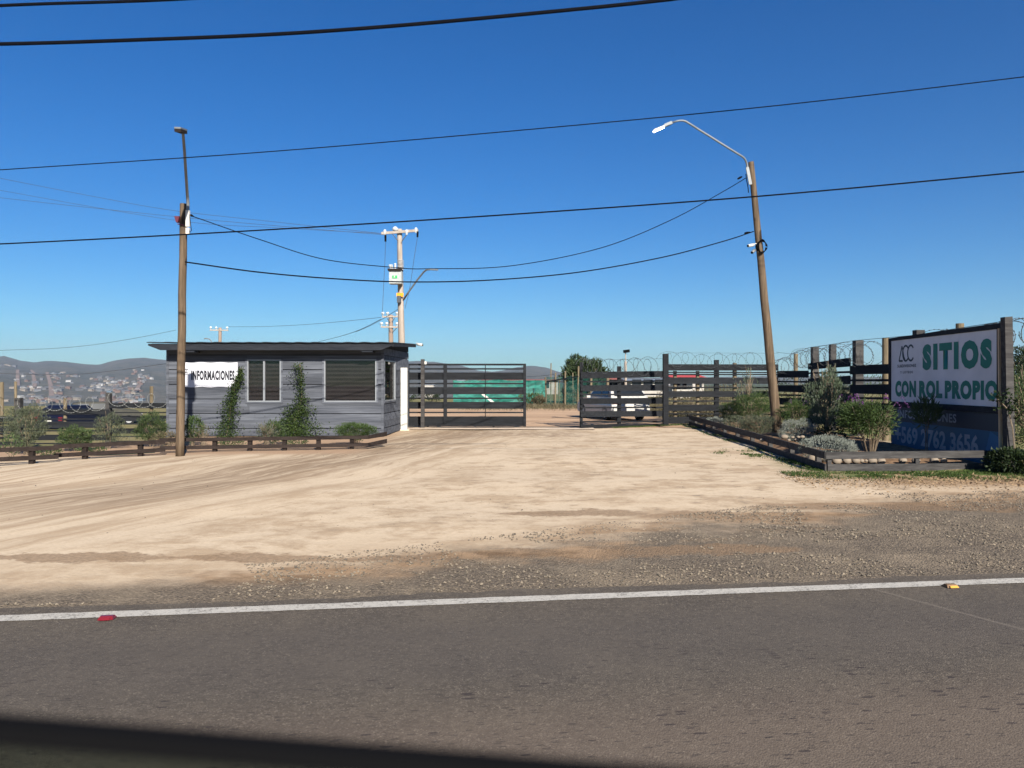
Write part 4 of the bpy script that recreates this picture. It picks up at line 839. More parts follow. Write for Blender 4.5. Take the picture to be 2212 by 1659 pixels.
bush('large_shrub', 'wide dense shrub with bright green top left of the leaning pole', at(1625, 24.3, S), .62, 1.15, 'lf_sage', 6500, .05, .014, 20, .6, .35, stem_h=.7, cat='bush')
bush('large_shrub', 'lower green shrub at the left of the taller bright green one', at(1580, 24.8, S), .42, .85, 'lf_sage', 3000, .05, .014, 12, .6, .3, cat='bush')
bush('lavender_bush', 'grey twiggy lavender bush at the left foot of the leaning pole', at(1637, 21.4, S), .50, .62, 'lf_wash', 4200, .05, .011, 30, .7, .1, stem_h=.85, cat='bush')
bush('lavender_bush', 'pale low lavender bush behind the rail, left of the grey twiggy one', at(1592, 23.5, S), .42, .5, 'lf_wash', 1200, .06, .012, 16, .7, .05, cat='bush')
bush('grey_mound', 'small grey mound near the far end of the side rail', at(1545, 26, S), .36, .32, 'lf_grey', 1500, .045, .014, 0, .5, 0, shell=.7, cat='bush')
bush('olive_sapling', 'thin sparse sapling with upright shoots behind the bright green shrub', at(1612, 26.3, S), .42, 1.85, 'lf_olive', 330, .10, .024, 12, .8, .3, stem_h=1.0, cat='sapling')
bush('oleander_sapling', 'small bare stemmed oleander with narrow leaves in front of the sign', at(2000, 15.6, S), .24, 1.15, 'lf_mid', 420, .16, .026, 3, .7, .5, stem_h=.75, cat='sapling', spread=.4)
bush('agave', 'small spiky rosette plant behind the shrub near the shaded fence', at(1730, 22.8, S+.5), .22, .5, 'lf_mid', 60, .22, .03, 1, .5, .2, cat='plant')
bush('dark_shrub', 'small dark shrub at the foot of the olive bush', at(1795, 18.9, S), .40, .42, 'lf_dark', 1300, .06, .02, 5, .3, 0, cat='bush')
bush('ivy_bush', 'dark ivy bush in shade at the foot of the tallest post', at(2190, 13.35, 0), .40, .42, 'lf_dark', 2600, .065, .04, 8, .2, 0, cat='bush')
# ivy climbing the tall post
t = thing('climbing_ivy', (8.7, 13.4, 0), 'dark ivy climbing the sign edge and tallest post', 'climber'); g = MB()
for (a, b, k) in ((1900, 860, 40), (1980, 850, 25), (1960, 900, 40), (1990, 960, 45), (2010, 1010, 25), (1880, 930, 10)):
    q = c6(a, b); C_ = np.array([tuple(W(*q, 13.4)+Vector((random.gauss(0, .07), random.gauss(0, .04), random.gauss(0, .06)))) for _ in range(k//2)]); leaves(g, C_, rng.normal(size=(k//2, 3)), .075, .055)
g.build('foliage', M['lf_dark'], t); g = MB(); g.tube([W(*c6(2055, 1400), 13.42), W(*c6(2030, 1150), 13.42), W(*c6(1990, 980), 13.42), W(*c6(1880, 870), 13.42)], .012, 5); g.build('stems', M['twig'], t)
# left bed
bush('grey_shrub', 'tall grey green feathery shrub at the left edge in front of the low fence', at(55, 16.9), .42, 1.05, 'lf_wash', 4200, .06, .013, 6, .75, .1, stem_h=.95, cat='bush')
bush('green_shrub', 'rounded bright green shrub, second from the left along the brown rails', at(165, 17.6), .36, .55, 'lf_mid', 2600, .055, .018, 6, .5, .1, cat='bush')
bush('grey_shrub', 'thin wispy grey shrub midway between the rounded shrub and the hut', at(238, 18.2), .36, .85, 'lf_wash', 1500, .07, .014, 5, .8, .1, stem_h=1.0, cat='bush')
bush('green_shrub', 'bushy green shrub left of the lamp pole, against the hut corner', at(327, 18.8), .40, .78, 'lf_mid', 3200, .055, .016, 8, .5, .12, cat='bush')
bush('dry_shrub', 'brownish half dry low shrub just left of the lamp pole', at(362, 18.3), .34, .42, 'dry', 700, .06, .014, 14, .5, .05, cat='bush')
bush('green_shrub', 'fresh green shrub immediately right of the lamp pole', at(417, 19.2), .30, .72, 'lf_sage', 1500, .06, .02, 6, .5, .15, cat='bush')
bush('dry_shrub', 'small pinkish twiggy shrub between the lamp pole and the first vine', at(438, 18.7), .17, .55, 'dry', 200, .05, .012, 14, .6, .1, cat='bush')
bush('dry_shrub', 'pale dry branching shrub between the two vines', at(575, 19.0), .26, .55, 'lf_wash', 420, .06, .014, 20, .7, .1, stem_h=1, cat='bush')
bush('green_shrub', 'small green shrub touching the left side of the second vine', at(592, 19.6), .26, .58, 'lf_mid', 900, .07, .02, 6, .4, .1, cat='bush')
bush('rosemary_bush', 'wide green bush with grey stems under the large window', at(768, 19.2), .50, .56, 'lf_sage', 4500, .055, .013, 22, .6, .25, stem_h=.75, cat='bush')
bush('flower_plant', 'low reddish flowering plant by the left rail', at(25, 15.8), .2, .5, 'lf_mid', 260, .06, .02, 6, .6, .1, cat='plant')
for (x, d, lb) in ((105, 16.6, 'left of the wispy shrubs'), (200, 17.2, 'under the wispy grey shrub'), (640, 19.2, 'under the second vine'), (500, 19, 'under the first vine')):
    bush('weed_clump', 'low weed clump on the soil '+lb, at(x, d), .3, .16, 'lf_mid', 380, .06, .02, 0, .5, 0, cat='weeds')
def vine(label, base, path, wid, nl, extra=()):
    t = thing('climbing_vine', base, label, 'climber'); g = MB(); st = MB()
    pts = [W(*c2(a, b), 22.25-(.3 if b > 1180 else 0)) for a, b in path]
    for i in range(len(pts)-1):
        a, b = pts[i], pts[i+1]; k = int(nl[i]*1.35); C_ = np.array([tuple(a.lerp(b, random.random())+Vector((random.gauss(0, 1)*(wid[i]+(wid[i+1]-wid[i])*.5), random.gauss(0, .05)-.03, random.gauss(0, .04)))) for _ in range(k)])
        C_[:, 1] = np.minimum(C_[:, 1], 22.42); leaves(g, C_, rng.normal(size=(k, 3))+np.array((0, -.6, .3)), .055, .035)
    for (x, y, s_, k) in extra:
        p_ = W(*c2(x, y), 22.3); C_ = np.array([tuple(p_+Vector((random.gauss(0, s_), random.gauss(0, .04), random.gauss(0, s_)))) for _ in range(k)]); C_[:, 1] = np.minimum(C_[:, 1], 22.42); leaves(g, C_, rng.normal(size=(k, 3)), .05, .032)
    g.build('foliage', M['lf_vine'], t); st.tube([Vector(base)]+pts, .012, 5); st.build('stems', M['twig'], t)
vine('leafy vine climbing the hut wall beside the white banner', at(499, 21.6, 0), [(710, 1290), (740, 1150), (755, 1000), (775, 880), (808, 770), (856, 690), (862, 610)], [.26, .14, .12, .09, .06, .05, .03], [420, 330, 300, 260, 240, 130], [(660, 1000, .06, 18), (850, 780, .06, 20), (750, 760, .05, 10), (690, 940, .04, 10)])
vine('leafy vine climbing the hut wall between the two windows', at(590, 21.6, 0), [(1380, 1310), (1370, 1130), (1430, 980), (1445, 880), (1440, 760), (1440, 660), (1425, 570)], [.40, .30, .13, .08, .05, .08, .06], [1700, 800, 190, 120, 120, 80], [(1390, 600, .07, 40), (1380, 690, .06, 40), (1380, 780, .05, 22), (1490, 930, .04, 20), (1330, 670, .03, 6), (1385, 880, .03, 6)])
# green hose strips by the left rails
g = MB()
for i in range(5):
    a = W(*c1(880+i*25, 1505-i*8), 16.2); b = W(*c1(1495, 1440+i*9), 16.9); a.z = b.z = .05; g.beam(a, b, .06, .012)
tag(g.build('green_netting_strip', M['net'], loc=(-8.4, 16.2, 0)), 'flattened strip of pale green netting on the ground beside the left rails', 'netting')
# vegetation behind the fences
bush('yard_tree', 'round dense dark green tree behind the fence right of the gateway', at(1262, 58, 0), 1.75, 3.55, 'lf_tree', 9000, .28, .09, 10, .5, .15, stem_h=.7, cat='tree', lump=.35, clumps=12, shell=.6, twig='bark')
for i, (x, d, rx, h, mt, lb) in enumerate(((1510, 33, 1.2, 1.3, 'dry', 'dry olive brush behind the road facing fence, left part'), (1560, 34, 1.2, 1.5, 'dry', 'dry olive brush behind the road facing fence, right part'), (1450, 38, 1.3, 1.1, 'dry', 'dry brush to the right of the parked white car'), (1870, 30, 1.5, 1.9, 'lf_mid', 'yellow green shrub seen through the shaded fence left of the sign'), (1790, 34, 1.4, 1.6, 'dry', 'dull shrub seen through the shaded fence behind the olive bush'), (1715, 50, 1.6, 2.2, 'lf_dark', 'dark shrub beyond the far fence corner'), (1230, 50.5, .5, 1.3, 'dry', 'brown twiggy bush against the thin green net fence'), (1150, 54, .95, .8, 'lf_mid', 'low green bush in front of the green shade net'), (1165, 53.5, .6, .55, 'dry', 'fallen brownish branch heap beside the low green bush'), (2010, 26, 1.6, 1.5, 'lf_mid', 'shrub hidden mostly behind the sign'), (880, 60, .9, 1.2, 'lf_dark', 'dark low bush beyond the gate near the pillar'), (935, 62, .7, 1.0, 'lf_dark', 'second dark low bush beyond the gate'))):
    bush('rough_shrub', lb, at(x, d), rx, h, mt, 1700 if d < 40 else 900, .10 if d < 40 else .14, .03 if d < 40 else .05, 14 if d < 50 else 4, .6, .0, cat='shrub')
bush('roadside_shrub', 'tangled olive green shrub at the right edge beyond the tallest post', at(2240, 15.5, 0), 1.0, 1.8, 'lf_mid', 7500, .075, .022, 40, .4, .05, stem_h=.9, cat='shrub')
bush('roadside_shrub', 'taller shrub further behind at the right edge', at(2235, 21, 0), 1.2, 2.3, 'lf_dark', 4500, .09, .03, 20, .4, .1, cat='shrub')
bush('distant_tree', 'dark feathery tree showing beside the tallest post at the right edge', at(2215, 45, 0), 1.1, 3.75, 'lf_dark', 3000, .18, .07, 6, .4, .3, cat='tree', clumps=7)
# ------------------------------------------------------------------ poles and lamps
def pole_mesh(a, b, r0, r1, n=14):
    g = MB(); a, b = Vector(a), Vector(b); pts = [a.lerp(b, i/14)+Vector((.012*noise.noise((i*.5, a.x, 0)), 0, 0)) for i in range(15)]; g.tube(pts, [r0+(r1-r0)*i/14 for i in range(15)], n); return g
# right leaning lamp pole
t = thing('lamp_pole', (7.775, 22.5, .1), 'thick brown timber pole leaning left with a long curved arm and lit lamp', 'street light')
A_, B_ = Vector((7.775, 22.5, .0)), Vector(((1616.5+6-CX)/F*22.5, 22.5, zz(350, 22.5))); pole_mesh(A_, B_, .148, .082).build('shaft', M['pole'], t, True)
arm = [(1085, 770), (1065, 690), (1050, 620), (1045, 580), (1035, 552), (1018, 525), (990, 505), (960, 487), (880, 438), (800, 388), (700, 325), (600, 264), (540, 225), (500, 200), (475, 185), (450, 178), (425, 177), (400, 180), (345, 196)]
apt = [W(*c8(a, b), 22.5-.12-(.0 if i < 3 else min(.5, .05*(i-3)))) for i, (a, b) in enumerate(arm)]
g = MB(); g.tube(apt, [.036]*3+[.029]*13+[.026]*3, 10); arm_o = g.build('arm', M['galv'], t, True)
g = MB(); P0, P1 = W(*c8(1048, 615), 22.5-.16), W(*c8(1078, 775), 22.5-.18); g.beam(P0, P1, .085, .05); g.build('bracket', M['galv'], t)
hd = apt[-1]; e = W(*c8(235, 243), hd.y); ax = (e-hd).normalized()
g = MB(); g.beam(hd+ax*.0, hd+ax*.14, .09, .08); g.beam(hd+ax*.10, hd+ax*.24, .12, .075); g.build('lamp_housing', M['galv'], t)
g = MB(); up = Vector((0, 0, 1)); g.beam(hd+ax*.24, hd+ax*.56, .12, .03); g.build('lamp_shade', M['galv'], t)
g = MB(); off = Vector((0, -.06, -.05)); g.beam(hd+ax*.26+off, hd+ax*.58+off, .08, .035); g.build('lamp_panel', M['lamp'], t)
g = MB(); g.tube([W(*c8(1036, 675), 22.3), W(*c8(1044, 740), 22.3), W(*c8(1056, 800), 22.3), W(*c8(1060, 850), 22.3)], .014, 5); g.build('drop_cable', M['black'], t)
q = c8(1080, 1342); cctv(W(*q, 22.3), (-1, -.5, -.25), 'white security camera on the left side of the leaning pole')
q = c8(1105, 1398); cctv(W(*q, 22.32), (-.6, -.7, -.45), 'grey security camera just below the white one on the leaning pole', 'galv')
g = MB(); cc = W(*c8(1184, 1352), 22.35)
for k in range(7): g.tube([cc+Vector((math.cos(a)*(.10+.012*k), .012*k-.04, math.sin(a)*(.2-.008*k))) for a in np.linspace(0, 6.1, 18)], .011, 5)
g.tube([W(*c8(1176, 1200), 22.36), W(*c8(1176, 1310), 22.36)], .012, 5)
tag(g.build('cable_coil', M['black'], loc=tuple(cc)), 'coil of black spare cable tied to the right side of the leaning pole', 'cable coil')
# left lamp pole
t = thing('lamp_pole', ((389-CX)/F*16.6, 16.6, 0), 'slim timber pole in front of the hut with a tall dark arm and unlit lamp', 'street light')
A_, B_ = Vector(((388.5-CX)/F*16.6, 16.6, -.05)), W(397, 440.5, 16.6); pole_mesh(A_, B_, .090, .076).build('shaft', M['pole'], t, True)
pt = [W(*cl(421, 1330), 16.5), W(*cl(423, 1140), 16.5), W(*cl(422, 1040), 16.5), W(*cl(416, 970), 16.4), W(*cl(398, 700), 15.9), W(*cl(380, 420), 15.3), W(*cl(362, 200), 14.9), W(*cl(355, 180), 14.75)]
g = MB(); g.tube(pt, [.034, .034, .033, .032, .030, .029, .028, .028], 10); g.build('arm', M['galv'], t, True)
g = MB(); P0, P1 = W(*cl(421, 1142), 16.46), W(*cl(421, 1335), 16.46); g.beam(P0, P1, .08, .05); g.beam(W(*cl(421, 1350), 16.46), W(*cl(421, 1425), 16.46), .075, .05); g.build('bracket', M['white'], t)
hd = W(*cl(378, 188), 14.75); e = W(*cl(298, 160), 14.35); ax = (e-hd).normalized(); g = MB(); g.beam(hd, e, .12, .03); g.build('lamp_housing', M['galv'], t); g = MB(); g.beam(hd+ax*.01+Vector((0, 0, -.045)), e-ax*.01+Vector((0, 0, -.045)), .12, .055); g.build('lamp_panel', M['fence_b'], t)
g = MB(); g.tube([W(*cl(440, 1190), 16.45), W(*cl(452, 1290), 16.45), W(*cl(464, 1380), 16.45), W(*cl(445, 1405), 16.45), W(*cl(430, 1350), 16.45)], .008, 5); g.build('drop_cable', M['black'], t)
g = MB(); p_ = W(*cl(300, 1243), 16.5); g.hexa([p_+Vector((-.02, -.04, -.08)), p_+Vector((.02, -.04, -.08)), p_+Vector((.02, .04, -.08)), p_+Vector((-.02, .04, -.08))], [p_+Vector((-.055, -.05, .05)), p_+Vector((.055, -.05, .05)), p_+Vector((.055, .05, .05)), p_+Vector((-.055, .05, .05))]); g.beam(p_+Vector((0, 0, -.11)), p_+Vector((.14, 0, -.13)), .02, .02); tag(g.build('insulator_box', M['redbox'], loc=tuple(p_)), 'small maroon insulator on the left side of the slim pole', 'insulator')
# span cables between the two lamp poles
def catena(pts, r, mat, label, name='cable'):
    P_ = [Vector(p) for p in pts]; Q = []
    for i in range(len(P_)-1):
        p0, p1, p2, p3 = P_[max(i-1, 0)], P_[i], P_[i+1], P_[min(i+2, len(P_)-1)]
        for k in range(14):
            u = k/14; Q.append(.5*((2*p1)+(p2-p0)*u+(2*p0-5*p1+4*p2-p3)*u*u+(3*p1-p0-3*p2+p3)*u**3))
    Q.append(P_[-1]); g = MB(); g.tube(Q, r, 6); return tag(g.build(name, M[mat], loc=tuple(pts[0])), label, 'cable')
def span(pix, d0, d1, r, mat, label):
    x0, x1 = pix[0][0], pix[-1][0]; out = []
    for (x, y) in pix:
        k0 = (x-x0)/(x1-x0); # depth varies so that the plan view is a straight line
        X0, X1 = (x0-CX)/F*d0, (x1-CX)/F*d1; k = (x-CX)/F; tt = (k*d0-X0)/((X1-X0)-k*(d1-d0)); out.append(W(x, y, d0+(d1-d0)*tt))
    return catena(out, r, mat, label)
span([(405, 464), (424, 470), (560, 517), (700, 560), (855, 578), (930, 580.5), (1106, 574), (1300, 535), (1450, 475), (1560, 415), (1612, 384)], 16.5, 22.3, .011, 'wire', 'upper slack cable strung from the slim pole to the leaning pole')
span([(403, 566), (415, 568), (560, 588), (720, 602), (880, 609), (1060, 605), (1250, 588), (1430, 556), (1560, 522), (1628, 500)], 16.5, 22.3, .015, 'wire', 'lower thicker slack cable strung from the slim pole to the leaning pole')
for (px, py, px2, py2, d, lb) in ((958, 722, 1000, 700, 22.2, 'upper'), (1022, 1228, 1075, 1220, 22.2, 'lower')):
    g = MB(); g.tube([W(*c8(px, py), d), W(*c8((px+px2)/2, (py+py2)/2), d), W(*c8(px2, py2), d)], [.022, .032, .02], 6); tag(g.build('cable_clamp', M['black'], loc=tuple(W(*c8(px, py), d))), f'black clamp where the {lb} slack cable reaches the leaning pole', 'clamp')
g = MB(); g.tube([W(*cl(440, 1192), 16.5), W(*cl(465, 1202), 16.52), W(*cl(492, 1216), 16.55)], [.016, .026, .012], 6); tag(g.build('cable_clamp', M['black'], loc=tuple(W(*cl(440, 1192), 16.5))), 'black clamp where the upper slack cable leaves the slim pole', 'clamp')
# road side overhead lines
span([(-500, 40), (0, 12), (370, -1), (900, -32)], 10.5, 10.5, .021, 'wire', 'topmost overhead cable crossing the upper left corner')
span([(-500, 103), (0, 95), (300, 86), (590, 74), (850, 56), (1150, 29), (1435, 0), (1800, -45)], 10.0, 9.5, .023, 'wire', 'thick overhead cable rising from the left edge to the top of the picture')
span([(-400, 395), (0, 367), (550, 330), (1106, 283), (1650, 231), (2212, 166), (2700, 105)], 12.5, 10.5, .0075, 'wire', 'thin overhead cable crossing the sky above the lamp arm level')
span([(-400, 543), (0, 527), (550, 498), (1106, 463), (1650, 423), (2212, 371), (2700, 322)], 12.8, 10.8, .011, 'wire', 'overhead cable crossing in front of both lamp poles')
# distribution pole with transformer behind the hut
d = 40; ux = lambda x, y, dd=d: W(*c7(x, y), dd)
t = thing('utility_pole', ((c7(515, 0)[0]-CX)/F*d, d, 0), 'tall pale power pole with crossarm and grey transformer behind the hut', 'utility pole')
A_ = ux(533, 1900); A_.z = 0; pole_mesh(A_, ux(494, 235), .20, .125, 10).build('shaft', M['pole_grey'], t, True)
g = MB(); g.beam(ux(290, 283, 39.8), ux(706, 250, 39.8), .10, .13); g.beam(ux(290, 283, 40.25), ux(706, 250, 40.25), .10, .13); g.build('crossarm', M['pole_grey'], t)
for (a, b, c, e_) in ((415, 290, 478, 370), (580, 290, 520, 375)):
    g = MB(); g.beam(ux(a, b, 39.8), ux(c, e_, 39.8), .04); g.build('brace', M['faint_wire'], t)
for (a, b) in ((447, 228), (330, 262), (575, 262), (680, 240)):
    g = MB(); p_ = ux(a, b, 39.8); h_ = .35 if a == 447 else .12; g.tube([p_-Vector((0, 0, .18)), p_-Vector((0, 0, .08)), p_, p_+Vector((0, 0, .1))], [.04, .15 if a == 447 else .07, .16 if a == 447 else .09, .05], 10); g.build('insulator', M['porcelain'], t)
for (a, b, c, e_) in ((337, 300, 337, 375), (700, 262, 697, 325)):
    g = MB(); g.beam(ux(a, b, 39.7), ux(c, e_, 39.7), .09); g.build('fuse_cutout', M['black'], t)
tb = None
g = MB(); p0, p1 = ux(388, 855, 39.6), ux(527, 705, 39.6); g.box(((p0.x+p1.x)/2, 39.55, (p0.z+p1.z)/2), (p1.x-p0.x, .55, p1.z-p0.z)); tb = g.build('transformer', M['trafo'], t)
g = MB(); p0, p1 = ux(376, 712, 39.6), ux(528, 692, 39.6); g.box(((p0.x+p1.x)/2, 39.5, (p0.z+p1.z)/2), (p1.x-p0.x, .68, p1.z-p0.z)); g.build('lid', M['fence_b'], tb)
for (a, b, c, e_) in ((400, 690, 383, 635), (418, 690, 405, 635), (446, 690, 446, 620)):
    g = MB(); A_, B_ = ux(a, b, 39.4), ux(c, e_, 39.4); g.tube([A_.lerp(B_, i/8) for i in range(9)], [.045+.02*(i % 2) for i in range(9)], 8); g.build('bushing', M['porcelain'], tb)
g = MB(); p0, p1 = ux(412, 787, 39.2), ux(466, 756, 39.2); g.box(((p0.x+p1.x)/2, 39.26, (p0.z+p1.z)/2), (p1.x-p0.x, .012, p1.z-p0.z)); gl = g.build('label_plate', M['green_plate'], tb)
g = MB(); pc = ux(437, 768, 39.25); g.add([tuple(pc+Vector((-.05, 0, -.05))), tuple(pc+Vector((.05, 0, -.05))), tuple(pc+Vector((0, 0, .06)))], [(0, 1, 2)]); g.build('label_mark', M['white'], tb)
g = MB(); p_ = ux(508, 640, 40)
for k in range(8): g.tube([p_+Vector((math.cos(a)*.17, math.sin(a)*.17, -.25+k*.07)) for a in np.linspace(0, 6.28, 13)], .012, 4)
g.build('hanger_winding', M['porcelain'], t)
g = MB(); p0, p1 = ux(460, 995, 39.7), ux(538, 953, 39.7); g.box(((p0.x+p1.x)/2, 39.75, (p0.z+p1.z)/2), (p1.x-p0.x, .04, p1.z-p0.z)); pl = g.build('number_plate', M['orange'], t)
g = MB(); g.tube([ux(540, 1030, 39.9), ux(600, 940, 39.6), ux(700, 800, 39.2), ux(770, 715, 38.9), ux(800, 693, 38.7), ux(850, 687, 38.5)], .045, 8); g.build('lamp_arm', M['galv'], t, True)
g = MB(); g.beam(ux(845, 687, 38.5), ux(922, 690, 38.4), .22, .08); g.build('lamp_head', M['alu'], t)
g = MB(); g.box((ux(500, 1032).x, 39.7, ux(0, 1032).z), (.2, .2, .35)); g.build('meter_box', M['faint_wire'], t)
for (pts, lb, r_) in (([(337, 375), (330, 600), (315, 900), (300, 1220)], 'down lead from the left end of the crossarm to the pole behind', .012), ([(697, 325), (660, 560), (610, 900), (556, 1130)], 'down lead from the right end of the crossarm back to its pole', .012)):
    catena([ux(a, b, 39.7) for a, b in pts], r_, 'faint_wire', lb)
def smallpole(label, d, top, base_x, topx, arms, cf, r):
    t = thing('utility_pole', ((cf(base_x, 0)[0]-CX)/F*d, d, gz(0, d)), label, 'utility pole'); A_ = W(*cf(base_x, top), d); A_.z = -.1; pole_mesh(A_, W(*cf(topx, top), d), r*1.25, r, 8).build('shaft', M['pole_far'], t, True)
    for (xa, ya, xb, yb) in arms:
        g = MB(); g.beam(W(*cf(xa, ya), d-.2), W(*cf(xb, yb), d-.2), .12, .14); g.build('crossarm', M['pole_grey'], t)
        for u in (.04, .34, .94):
            a_ = W(*cf(xa+(xb-xa)*u, ya+(yb-ya)*u), d-.2); g = MB(); g.tube([a_, a_+Vector((0, 0, .15)), a_+Vector((0, 0, .3)), a_+Vector((0, 0, .42))], [.03, .05, .16, .12], 8); g.build('insulator', M['porcelain'], t)
    return t
t = smallpole('brown power pole with two crossarms just left of the transformer pole', 70, 1200, 405, 396, [(300, 1222, 478, 1220), (285, 1336, 478, 1338)], c7, .20)
for (a, b, c, e_) in ((355, 1240, 390, 1290), (440, 1240, 410, 1280), (370, 1350, 395, 1400), (465, 1345, 415, 1400)):
    g = MB(); g.beam(W(*c7(a, b), 69.8), W(*c7(c, e_), 69.8), .06); g.build('brace', M['faint_wire'], t)
t = smallpole('distant short looking power pole with one crossarm over the hut roof', 95, 222, 655, 655, [(558, 245, 735, 247)], c2, .20)
g = MB(); q = [W(*c2(a, b), 94) for a, b in ((575, 366), (565, 345), (548, 331), (525, 326), (500, 328))]; g.tube([Vector((q[0].x+.3, 94, 3))]+q, .07, 6); tag(g.build('distant_street_light', M['galv'], loc=(q[0].x, 94, 0)), 'curved top of a far street light showing above the hut roof', 'street light')
# faint distribution lines
for (pix, d0, d1, r_, lb) in (([(-200, 345), (0, 385), (200, 424), (376, 455), (600, 480), (830, 505)], 40, 40, .010, 'highest faint power line fanning in from the left edge to the crossarm'), ([(-200, 400), (0, 427), (380, 468), (600, 488), (828, 507)], 40, 40, .010, 'lower faint power line fanning in from the left edge to the crossarm'), ([(-200, 372), (0, 411), (380, 476), (600, 492), (835, 505)], 40, 40, .009, 'middle faint power line from the left edge to the crossarm'),
        ([(c2(740, 213)), c2(1100, 210), c2(1500, 190), c2(1900, 155), c2(2212, 122)], 95, 70, .018, 'faint line from the distant pole towards the brown power pole'), ([c2(1590, 362), c2(1800, 310), c2(2000, 245), c2(2212, 140)], 60, 41, .014, 'slanting line from behind the hut roof up to the transformer pole'), ([c7(0, 1393), c7(150, 1330), c7(300, 1250), c7(420, 1175), c7(545, 1095)], 60, 40, .014, 'slanting line from the roof towards the transformer pole bracket'),
        ([(-100, 764), (0, 757), (110, 753), (200, 745), (300, 729), (380, 713)], 80, 80, .02, 'very faint line above the hill crest at the left'), ([(-100, 799), (0, 806), (80, 808.5), (170, 808), (260, 799), (361, 785)], 26, 24, .009, 'dark sagging wire in front of the hillside town to the hut'),
        ([c3(1655, 695), c3(1750, 692), c3(1850, 682), c3(1925, 670)], 56, 52, .012, 'thin wire sagging over the green shade net')):
    span(pix, d0, d1, r_, 'faint_wire', lb)
# ------------------------------------------------------------------ yard things
def netfence(name, label, pts, zt, mat, posts, parent_loc, thick=.01):
    t = thing(name, parent_loc, label, 'fence'); g = MB(); V = []; nz = 6; tot = 0; cols = []
    for (a, b) in zip(pts[:-1], pts[1:]):
        a, b = Vector(a), Vector(b); k = max(2, int((b-a).length/.35))
        for i in range(k): cols.append(a.lerp(b, i/k))
    cols.append(Vector(pts[-1]))
    for i, c in enumerate(cols):
        for j in range(nz+1): V.append((c.x, c.y+.22*noise.noise((i*.35, j*.8, 3)), .05+(zt+.10*noise.noise((i*.28, 0, 7))-.05)*j/nz))
    g.add(V, [(i*(nz+1)+j, (i+1)*(nz+1)+j, (i+1)*(nz+1)+j+1, i*(nz+1)+j+1) for i in range(len(cols)-1) for j in range(nz)]); g.build('netting', M[mat], t, True)
    for (x, y, z, r_) in posts: post(t, x, y, 0, z, r_*2, 'stake', True, lean=random.uniform(-.08, .08))
    return t
X3 = lambda px, d: (c3(px, 0)[0]-CX)/F*d
ps = [(X3(p_, 55.8), 55.9, 1.75, .05) for p_ in (955, 1080, 1200, 1340, 1480, 1615, 1740)]
netfence('shade_net_fence', 'bright green shade net fence at the back of the yard', [(X3(945, 55.8), 55.8), (X3(1845, 55.8), 55.8)], 1.72, 'net', ps, (X3(1400, 55.8), 55.8, 0))
ps = [(X3(1848, 50.5), 50.6, 1.9, .055), (X3(1888, 53), 53, 2.9, .04), (X3(1932, 50), 50, 2.2, .055), (X3(1967, 53), 53, 1.9, .04), (X3(2027, 49.5), 49.5, 2.3, .06), (X3(2105, 50), 50, 2.2, .04), (X3(2152, 49), 49, 2.6, .055), ((c4(560, 0)[0]-CX)/F*48, 48, 1.9, .08), ((c4(710, 0)[0]-CX)/F*47, 47, 2.0, .09)]
netfence('thin_net_fence', 'see through green net fence on leaning round stakes right of the gateway', [(X3(1848, 50.5), 50.5), (X3(2152, 49), 49), ((c4(710, 0)[0]-CX)/F*47, 47)], 1.95, 'net2', ps, (X3(2000, 50), 50, 0))
g = MB(); g.beam((X3(1850, 50.4), 50.3, 1.62), (X3(2152, 48.9), 48.8, 1.95), .09, .07); g.beam((X3(1850, 50.4), 50.3, .06), (X3(2152, 48.9), 48.8, .03), .12, .09); tag(g.build('net_fence_rail', M['fence'], loc=(4, 50, 0)), 'dark sagging rails along the see through net fence', 'rail')
netfence('shade_net_fence', 'pale green netting behind the low fence beside the hut', [((200-CX)/F*48, 48), ((365-CX)/F*48, 48)], 0.02, 'net2', [], ((280-CX)/F*48, 48, -1.4))
# white barrier arm
g = MB(); g.beam(W(*c3(1225, 862), 33), W(*c3(1345, 955), 33), .09, .09); tag(g.build('barrier_arm', M['white'], loc=tuple(W(*c3(1345, 955), 33))), 'short white slanting bar seen through the sliding gate', 'bar')
# solar floodlight mast
d = 42; t = thing('floodlight_mast', ((c4(893, 0)[0]-CX)/F*d, d, 0), 'thin mast with a small square solar floodlight behind the fence panel', 'lamp mast')
g = MB(); q = W(*c4(893, 640), d); g.tube([(q.x, d, 0), (q.x, d, zy(c4, 550, d))], .07, 8); g.tube([(q.x, d, zy(c4, 555, d)), (q.x, d, zy(c4, 460, d))], .03, 8); g.build('mast', M['pole_grey'], t)
g = MB(); p_ = W(*c4(899, 450), d); g.beam(p_+Vector((-.16, -.06, -.02)), p_+Vector((.17, -.06, .02)), .2, .16); g.build('lamp_head', M['black'], t)
# buildings behind the right fence
def shed(label, x0, x1, y_top, y_roof, cf, d, roofm, wallm, dep=8):
    a, b = (cf(x0, 0)[0]-CX)/F*d, (cf(x1, 0)[0]-CX)/F*d; zt = zy(cf, y_top, d); zr = zy(cf, y_roof, d); g0 = gz((a+b)/2, d); t = thing('warehouse', ((a+b)/2, d, g0), label, 'building')
    g = MB(); g.box(((a+b)/2, d+dep/2, (zt+g0)/2), (b-a, dep, zt-g0)); g.build('wall', M[wallm], t)
    g = MB(); e = .4; g.add([(a-e, d-e, zt+.02), (b+e, d-e, zt+.02), (b+e, d+dep+e, zt+.02), (a-e, d+dep+e, zt+.02), (a-e, d+dep/2, zr), (b+e, d+dep/2, zr)], [(0, 1, 5, 4), (2, 3, 4, 5), (0, 4, 3), (1, 2, 5), (3, 2, 1, 0)]); g.build('roof', M[roofm], t)
    for k in range(3): g = MB(); g.box((a+(b-a)*(k+.5)/3, d-.03, g0+1.4), (1.0, .04, 1.0)); g.build('window', M['carwin'], t)
